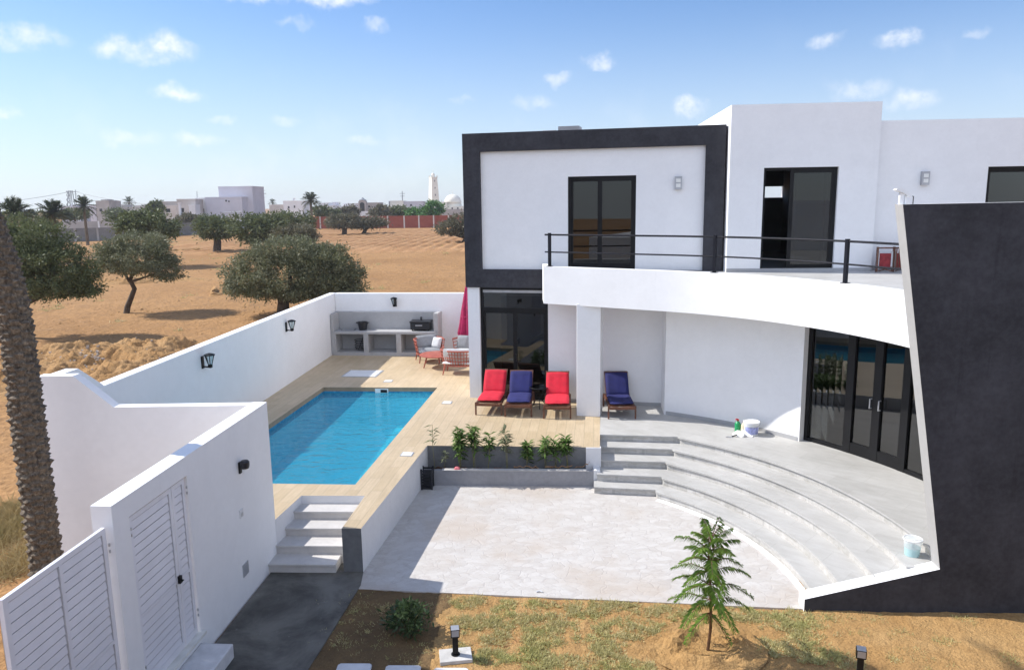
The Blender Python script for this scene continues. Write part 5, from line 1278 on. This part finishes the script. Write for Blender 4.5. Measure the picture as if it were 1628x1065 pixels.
# low irregular earth ridges crossing the field
from mathutils import noise as mn
for (pa, pb, w_, h_) in (((60, 452), (330, 446), 1.5, .42), ((330, 462), (360, 470), 1.0, .3), ((180, 404), (330, 398), 2.2, .4)):
    A_, B_ = G(*pa), G(*pb); m = MB(); n_ = 110
    for i in range(n_ + 1):
        t = i / n_; x = A_[0] + (B_[0] - A_[0]) * t; y = A_[1] + (B_[1] - A_[1]) * t + .8 * math.sin(t * 9)
        hh = h_ * max(.05, .55 + .9 * mn.noise(Vector((x * .8, y * .3, h_)))) * min(1, 8 * t, 8 * (1 - t))
        for j in range(9):
            u = j / 4 - 1; m.v.append((x + .15 * mn.noise(Vector((x * 2, u * 3, 1))), y + u * w_ * .5, -.07 + (hh + .06) * max(0, 1 - u * u) * (1 + .5 * mn.noise(Vector((x * 3, u * 4, 2))))))
    for i in range(n_):
        for j in range(8): a = i * 9 + j; m.f.append((a, a + 9, a + 10, a + 1)); m.m.append(0)
    tag(m.build('earth_ridge', MOUND, origin=(0, 0, 0)), kind='structure')
# dug-over earth along the outside of the boundary wall
from mathutils import noise as mn
m = MB(); NX, NY = 210, 120; gx0, gx1, gy0, gy1 = -19.5, -8.4, 21.5, 31.5
def hz(x, y):
    u, v = (x - gx0) / (gx1 - gx0), (y - gy0) / (gy1 - gy0); e = max(0, min(1, 6 * u, 6 * (1 - u), 5 * v, 5 * (1 - v)))
    f = mn.fractal(Vector((x * .8, y * .8, 1.3)), .8, 2.2, 6); g = abs(mn.fractal(Vector((x * 4.2, y * 4.2, 4.1)), .6, 2.3, 5))
    return -.06 + e * max(0, .30 + .38 * f + .13 * g)
vv = [[(gx0 + (gx1 - gx0) * i / NX, gy0 + (gy1 - gy0) * j / NY) for j in range(NY + 1)] for i in range(NX + 1)]
base_i = 0
for i in range(NX + 1):
    for j in range(NY + 1): x, y = vv[i][j]; m.v.append((x, y, hz(x, y)))
for i in range(NX):
    for j in range(NY): a = i * (NY + 1) + j; m.f.append((a, a + NY + 1, a + NY + 2, a + 1)); m.m.append(0)
tag(m.build('earth_mound', MOUND, origin=(0, 0, 0), smooth='all'), kind='structure')
rb = random.Random(9); m = MB()
def rock(x, y, r_):
    z = hz(x, y); b = len(m.v)
    import itertools
    for s3 in itertools.product((-1, 1), repeat=3): m.v.append((x + s3[0] * r_ * rb.uniform(.5, 1), y + s3[1] * r_ * rb.uniform(.5, 1), z + r_ * .3 + s3[2] * r_ * rb.uniform(.4, .8)))
    for f in ((0, 1, 3, 2), (4, 6, 7, 5), (0, 4, 5, 1), (2, 3, 7, 6), (0, 2, 6, 4), (1, 5, 7, 3)): m.f.append(tuple(b + i for i in f)); m.m.append(0)
for k in range(60):
    px_, py_ = rb.gauss(150, 9), rb.gauss(572, 10); g = G(px_, py_, .2); rock(g[0], g[1], rb.uniform(.02, .07))
for k in range(60):
    px_, py_ = rb.uniform(60, 290), rb.uniform(545, 590); g = G(px_, py_, .2); rock(g[0], g[1], rb.uniform(.015, .05))
tag(m.build('rubble', RUBBLE), 'pale rubble heaped on the dug earth behind the wall', 'rubble', kind='stuff')

# ================================================================== far walls, houses, mosque
def wallrun(name, label, pa, pb, Ya, Yb, ytop_a, ytop_b, thick, mat, posts=(), pmat=None, cat='wall', cap=None):
    a, b = at(*pa, Ya), at(*pb, Yb); fr = Fr(a[:2], B=b[:2]); L = math.hypot(b[0] - a[0], b[1] - a[1]); h = (at(pa[0], ytop_a, Ya)[2] + at(pb[0], ytop_b, Yb)[2]) / 2
    t_ = thing(name, fr.p(L / 2, 0, 0), label, cat); m = MB(); m.box(0, L, -thick, 0, -.1, h, fr); m.build('wall_run', mat, t_)
    if cap: m = MB(); m.box(-.05, L + .05, -thick - .06, .06, h, h + .14, fr); m.build('coping', cap, t_)
    for pp in posts:
        t = (pp - pa[0]) / (pb[0] - pa[0]); s_ = L * t; m = MB(); m.box(s_ - .16, s_ + .16, -.02, .10, -.1, h + .05, fr); m.build('post', pmat or mat, t_)
    return t_
wallrun('brick_wall', 'long red brick wall with pale posts across the far field', (484, 366), (752, 361), 186, 178, 345, 342, .25, REDBRICK, (511, 535, 560, 586, 620, 646, 669, 692, 715), FARBEIGE)
wallrun('block_wall', 'dark grey block wall on the left behind the olive trees', (60, 389), (190, 383), 128, 136, 364, 362, .25, GREYBLOCK, (119, 155), CONC)
wallrun('block_wall', 'paler grey wall rising behind the dark block wall', (66, 372), (182, 370), 150, 154, 353, 352, .25, CONC, (158,), FARWHITE)
wallrun('block_wall', 'grey block wall below the unfinished far houses', (186, 380), (330, 372), 140, 160, 357, 355, .25, GREYBLOCK, (), None)
wallrun('garden_wall', 'low pale wall behind the left part of the red brick wall', (555, 346), (602, 346), 230, 232, 336, 336, .3, FARWHITE)
wallrun('garden_wall', 'low grey wall in front of the domed mosque', (702, 342), (760, 341), 250, 250, 333, 332, .3, CONC)

def far_house(name, label, Y, boxes, wins=(), group='houses beyond the field', cat='house', extra=None):
    c = at((boxes[0][0] + boxes[0][1]) / 2, 330, Y); t_ = thing(name, (c[0], Y, -.1), label, cat, group)
    for k, (x0, x1, yt, dy, dep, mat) in enumerate(boxes):
        A_ = at(x0, yt, Y + dy); B_ = at(x1, yt, Y + dy); m = MB(); m.box(A_[0], B_[0], Y + dy, Y + dy + dep, -.1 - .01 * k, A_[2]); m.build('wall', mat, t_)
        m = MB(); th = .25
        m.box(A_[0] - .06, B_[0] + .06, Y + dy - .06, Y + dy + th, A_[2], A_[2] + .35); m.box(A_[0] - .06, A_[0] + th, Y + dy + th, Y + dy + dep, A_[2], A_[2] + .349); m.box(B_[0] - th, B_[0] + .06, Y + dy + th, Y + dy + dep, A_[2], A_[2] + .349); m.build('parapet', mat, t_)
    for x0, x1, y0, y1, dy in wins:
        A_ = at(x0, y0, Y + dy); B_ = at(x1, y1, Y + dy); m = MB(); m.box(A_[0], B_[0], Y + dy - .03, Y + dy - .005, B_[2], A_[2]); w_ = m.build('window', WINDARK, t_)
        m = MB(); m.box(A_[0] - .1, B_[0] + .1, Y + dy - .12, Y + dy - .004, B_[2] - .12, B_[2]); m.build('sill', FARWHITE, w_)
    return t_
def mast(name, label, px_, y0, y1, Y, arms=(), w_=.5, cat='mast', lattice=False):
    a = at(px_, y1, Y); b = at(px_, y0, Y); t_ = thing(name, (a[0], Y, 0), label, cat); m = MB()
    if lattice:
        for sx_, sy_ in ((-1, -1), (1, -1), (1, 1), (-1, 1)): m.tube([(a[0] + sx_ * w_, Y + sy_ * w_, -.1), (b[0] + sx_ * w_ * .3, Y + sy_ * w_ * .3, b[2])], w_ * .11, 4)
        n = 7
        for k in range(n):
            z0, z1 = b[2] * k / n, b[2] * (k + 1) / n; r0, r1 = w_ * (1 - .7 * k / n), w_ * (1 - .7 * (k + 1) / n)
            m.tube([(a[0] - r0, Y - r0, z0), (a[0] + r1, Y - r1, z1)], w_ * .08, 4); m.tube([(a[0] + r0, Y - r0, z0), (a[0] - r1, Y - r1, z1)], w_ * .08, 4)
    else: m.tube([(a[0], Y, -.1), b], [w_ * .3, w_ * .2], 6)
    m.build('shaft', STEELF, t_)
    for yy, hw in arms:
        c = at(px_, yy, Y); m = MB(); m.tube([(c[0] - hw, Y, c[2]), (c[0] + hw, Y, c[2])], w_ * .1, 4); m.build('cross_arm', STEELF, t_)
    return t_
far_house('block_house', 'lilac white cube house with a tall blank upper block', 190, [(347, 401, 299, 4, 9, FARLILAC), (326, 384, 316, 0, 8, FARLILAC), (311, 326, 317, .5, 8, FARWHITE)], [(317, 325.5, 332, 343, .5), (358, 361, 318, 321, 0), (363, 365, 319, 322, 0)])
far_house('block_house', 'tan flat roofed house left of the lilac cube house', 186, [(281, 310.5, 319, 0, 8, FARBEIGE), (300, 310, 328, -1.5, 3, FARWHITE)], [(288, 293, 331, 338, 0)])
far_house('block_house', 'brownish unfinished house with a reddish window, left of the tan house', 195, [(243, 281, 323, 0, 9, CONC), (262, 280, 329, -1, 5, FARBEIGE)], [(264, 271, 332, 338, -1)])
m = MB(); a = at(285.5, 324, 170); m.box(a[0] - .22, a[0] + .22, 169.8, 170.2, -.1, a[2]); m.box(a[0] - .3, a[0] + .3, 169.7, 170.3, a[2], a[2] + .2); tag(m.build('gate_post', FARWHITE), 'slim white gate post standing before the tan house', 'post')
wallrun('garden_wall', 'white broken low wall around the white gate post', (274, 357), (304, 356), 172, 172, 345, 346, .3, FARWHITE)
mast('roof_antenna', 'thin antenna rising behind the tan house', 313, 304, 330, 198, w_=.35, cat='antenna')
far_house('square_house', 'square grey house with a tower block on the left horizon', 260, [(152, 173, 321, 0, 8, CONC), (142, 152, 328, 1, 8, FARLILAC), (161, 169, 319, 3, 5, CONC)], [(158, 163, 332, 337, 0)])
far_house('low_house', 'long pale house with two dark windows on the left horizon', 270, [(182, 228, 331, 0, 9, FARBEIGE), (193, 200, 327, 3, 5, CONC), (215, 226, 328, 3, 5, FARBEIGE)], [(195, 197, 333, 339, 0), (203, 206, 333, 337, 0)])
far_house('low_house', 'pale lilac low house between the left palms', 280, [(96, 126, 330, 0, 9, FARLILAC), (113, 122, 327, 3, 5, FARLILAC)], [(104, 107, 333, 337, 0)])
far_house('low_house', 'pale house on the far left edge of the horizon', 300, [(150, 156, 331, 0, 6, FARWHITE), (225, 240, 327, 0, 9, CONC)], [(230, 233, 330, 334, 0)])
far_house('low_house', 'white house with a round dish and two small dark windows', 300, [(450, 483, 321, 0, 9, FARWHITE), (428, 450, 327, 1, 8, FARBEIGE)], [(457.5, 460.5, 328, 331.5, 0), (467, 469.5, 327, 330.5, 0)])
d_ = thing('satellite_dish', at(468, 320, 300), 'white satellite dish on the roof of the far white house', 'dish'); c = at(468, 317.5, 300)
m = MB(); m.lathe((0, 0, 0), [(.02, 0), (.35, .06), (.62, .22), (.60, .23), (.3, .08)], 16); m.xf(Matrix.Translation(c) @ Matrix.Rotation(R(65), 4, 'X')); m.build('reflector', FARWHITE, d_, smooth=True); m = MB(); m.tube([(c[0], 300.1, c[2]), (c[0], 300.3, c[2] - .9)], .06, 6); m.build('stand', STEELF, d_)
far_house('low_house', 'white stepped house right of the lone palm', 310, [(509, 521, 324, 0, 9, FARWHITE), (521, 530, 328, 1, 8, FARWHITE), (505, 509, 329, 2, 6, FARBEIGE)], [(512, 514, 328, 332, 0)])
far_house('low_house', 'cluster house with small white terraces left of the pavilion', 320, [(530, 545, 329, 0, 8, FARWHITE), (528, 534, 323, 3, 6, FARLILAC), (545, 566, 325, 4, 9, FARWHITE)], [(538, 540, 330, 333, 0), (551, 553, 328, 331, 4)])
far_house('stone_house', 'grey stone house with one square window beside the arched pavilion', 260, [(582, 603, 324, 0, 8, CONC)], [(585.5, 588.5, 327, 330.5, 0)])
Y = 255; kp = thing('arched_pavilion', (at(576, 330, Y)[0], Y, -.1), 'grey arched pavilion with a small pagoda roof', 'pavilion'); x0, x1 = at(570, 330, Y)[0], at(582, 330, Y)[0]; xm = (x0 + x1) / 2; zt = at(576, 322, Y)[2]; rr = (x1 - x0) / 2
m = MB(); prof = [(x0, -.1), (x0, zt)] + [(xm - rr * math.cos(R(a)), zt + rr * .75 * math.sin(R(a))) for a in range(0, 181, 15)][1:-1] + [(x1, zt), (x1, -.1)]
m.profile(WORLD, prof, Y, Y + 2.5); m.build('vault', CONC, kp)
m = MB(); prof = [(xm - rr * .6, -.05), (xm - rr * .6, zt - .6)] + [(xm - rr * .6 * math.cos(R(a)), zt - .6 + rr * .5 * math.sin(R(a))) for a in range(0, 181, 20)][1:-1] + [(xm + rr * .6, zt - .6), (xm + rr * .6, -.05)]
m.profile(WORLD, prof, Y - .06, Y - .005); m.build('arch_opening', WINDARK, kp)
m = MB(); zr = at(576, 318.5, Y)[2]; m.lathe((xm, Y + 1.2, zr), [(1.5, 0), (.6, .45), (.1, .95)], 8); m.lathe((xm, Y + 1.2, zr - .6), [(.6, 0), (.6, .6)], 8); m.build('pagoda_roof', STEELF, kp)
far_house('low_house', 'long low white building behind the red wall with a mast', 270, [(620, 641, 321, 0, 9, MINW), (641, 672, 322, 1, 9, FARLILAC)], [(652, 655, 325, 328, 1)])
mast('radio_mast', 'thin grey mast above the long low white building', 639.5, 304, 325, 330, ((308, 1.2), (312, 1.0)), .8)
mast('chimney_post', 'short dark post left of the long low white building', 619, 320, 332, 240, w_=1.0, cat='post')
mast('power_pylon', 'lattice pylon carrying cables on the left horizon', 112, 303, 332, 300, ((305, 1.8),), 1.5, 'pylon', True)
mast('power_pole', 'slim power pole right beside the left pylon', 120, 302, 332, 300, ((305, 1.6), (309, .8)), .6, 'pole')
mast('power_pylon', 'faint lattice pylon right of the lilac cube house', 411.5, 300, 334, 520, ((303, 4), (308, 5), (314, 4)), 2.0, 'pylon', True)
def cable(pts, lab, sag):
    m = MB(); V_ = [Vector(at(*p)) for p in pts]; out = []
    for a, b in zip(V_[:-1], V_[1:]):
        for i in range(12): t = i / 12; p = a.lerp(b, t); p.z -= sag * 4 * t * (1 - t); out.append(p)
    out.append(V_[-1]); m.tube(out, .07, 4); tag(m.build('power_cable', STEELF), lab, 'cable', 'power cables on the left horizon')
cable([(-60, 326, 280), (111.5, 305, 300)], 'power cable running left from the left pylon', .8)
cable([(120, 305, 300), (262, 327, 230), (385, 337, 178)], 'power cable running right from the pole over the houses', .8)

# mosque
Y = 420; mq = thing('mosque', (at(716, 325, Y)[0], Y, -.1), 'white mosque with a round dome beside the minaret', 'mosque'); c = at(720, 320.5, Y); rd = 13.5 * Y / FPX
m = MB(); a, b = at(699, 320, Y)[0], at(745, 320, Y)[0]; m.box(a, b, Y - 6, Y + 8, -.1, at(716, 328, Y)[2]); m.box(a + .5, a + 4.5, Y - 6.5, Y, -.1, at(705, 321, Y)[2]); m.build('wall', MINW, mq)
m = MB(); m.lathe((c[0], Y, c[2] - 3.0), [(rd * 1.0, -1), (rd * 1.0, 1.6), (rd * .94, 1.6), (rd * .94, 2.2)], 16); m.build('drum', MINW, mq)
m = MB(); m.lathe((c[0], Y, c[2] - .8), [(rd * math.cos(R(k)), rd * math.sin(R(k))) for k in range(0, 86, 8)] + [(.05, rd)], 32); m.build('dome', MINW, mq, smooth='all')
m = MB(); m.tube([(c[0], Y, c[2] - .8 + rd), (c[0], Y, c[2] + rd + .6)], .1, 6); m.build('finial', MINW, mq)
for k in range(3):
    m = MB(); xx = c[0] - 3 + k * 3.0; m.box(xx - .4, xx + .4, Y - 6.06, Y - 6.01, 2.0, 3.4); m.build('window', WINDARK, mq)
mi = thing('minaret', (at(690, 325, Y)[0], Y - 6, -.1), 'tapering white minaret with small dark windows', 'minaret'); Ym = Y - 6; ce = at(690, 325, Ym)
m = MB(); zt = at(689.5, 282, Ym)[2]; w0, w1 = 9.2 * Ym / FPX, 6.2 * Ym / FPX
def tap(z): t = (z + .1) / (zt + .1); return w0 * 1.06 + (w1 - w0 * 1.06) * t
ra = R(32); 
def ringp(w_, z): return [(ce[0] + (x * math.cos(ra) - y * math.sin(ra)) * w_ * .74, Ym + (x * math.sin(ra) + y * math.cos(ra)) * w_ * .74, z) for x, y in ((-1, -1), (1, -1), (1, 1), (-1, 1))]
zs = [-.1, zt * .5, zt]
for z0, z1 in zip(zs[:-1], zs[1:]):
    A_, B_ = ringp(tap(z0), z0), ringp(tap(z1), z1)
    for j in range(4): m.poly([A_[j], A_[(j + 1) % 4], B_[(j + 1) % 4], B_[j]])
m.poly(ringp(tap(zt), zt)); m.build('shaft', MINW, mi)
m = MB(); A_ = ringp(w1 * 1.08, zt - .5); B_ = ringp(w1 * 1.08, zt + .1)
for j in range(4): m.poly([A_[j], A_[(j + 1) % 4], B_[(j + 1) % 4], B_[j]])
m.poly(B_); m.poly(A_[::-1])
for p in ringp(w1 * .95, zt): m.prism([(p[0] - .25, p[1] - .25), (p[0] + .25, p[1] - .25), (p[0] + .25, p[1] + .25), (p[0] - .25, p[1] + .25)], zt + .1, zt + .9)
m.build('crenel_band', MINW, mi)
m = MB(); m.lathe((ce[0], Ym, zt + .1), [(.9, 0), (.9, 1.2), (.8, 1.7), (.4, 2.1), (.05, 2.3)], 14); m.tube([(ce[0], Ym, zt + 2.3), (ce[0], Ym, zt + 4.2)], .06, 5); m.build('lantern_dome', MINW, mi, smooth=True)
for k in range(4):
    z = zt * (.90 - .19 * k); w_ = tap(z) * .74 + .02; m = MB(); pts = []
    for dx, dz in ((-.22, -.45), (.22, -.45), (.22, .45), (-.22, .45)):
        x, y = dx, -w_; pts.append((ce[0] + x * math.cos(ra) - y * math.sin(ra), Ym + x * math.sin(ra) + y * math.cos(ra), z + dz))
    m.poly(pts); m.build('window', WINDARK, mi)

# ------------------------------------------------------------------ the house the photographer stands on; the villa's glass reflects it
oh = thing('opposite_house', (1, -4, 0), 'white flat roofed house facing the villa, mirrored in its glass doors', 'house')
m = MB(); m.box(-4.5, 9, -9, .85, -.1, 3.88); m.box(-2.5, 3.2, -9, -3.5, 3.88, 6.9); m.build('wall', WHITE, oh)
for a, b, z0, z1, y in ((-3.4, -1.4, .3, 2.5, .853), (.5, 3.4, .1, 2.6, .853), (5, 7.2, .9, 2.5, .853), (-1.6, .2, 3.9, 6.0, -3.497)):
    m = MB(); m.box(a, b, y - .05, y, z0, z1); m.build('window', WINDARK, oh)

# ------------------------------------------------------------------ air: far things fade slightly into pale blue
hm = bpy.data.materials.new('haze_air'); hm.use_nodes = True; hq = NT(hm.node_tree); hq.n.clear()
ho = hq.add('ShaderNodeOutputMaterial'); hv = hq.add('ShaderNodeVolumePrincipled'); hv.inputs['Color'].default_value = (.90, .94, 1.0, 1); hv.inputs['Density'].default_value = .00028; hv.inputs['Anisotropy'].default_value = .2
hq.l.new(hv.outputs[0], ho.inputs['Volume'])
hb = MB(); hb.box(-1650, 1650, -260, 1650, -1.6, 26)
tag(hb.build('haze', hm, origin=(0, 0, 0)), 'thin pale haze over the plain', 'haze', kind='stuff')
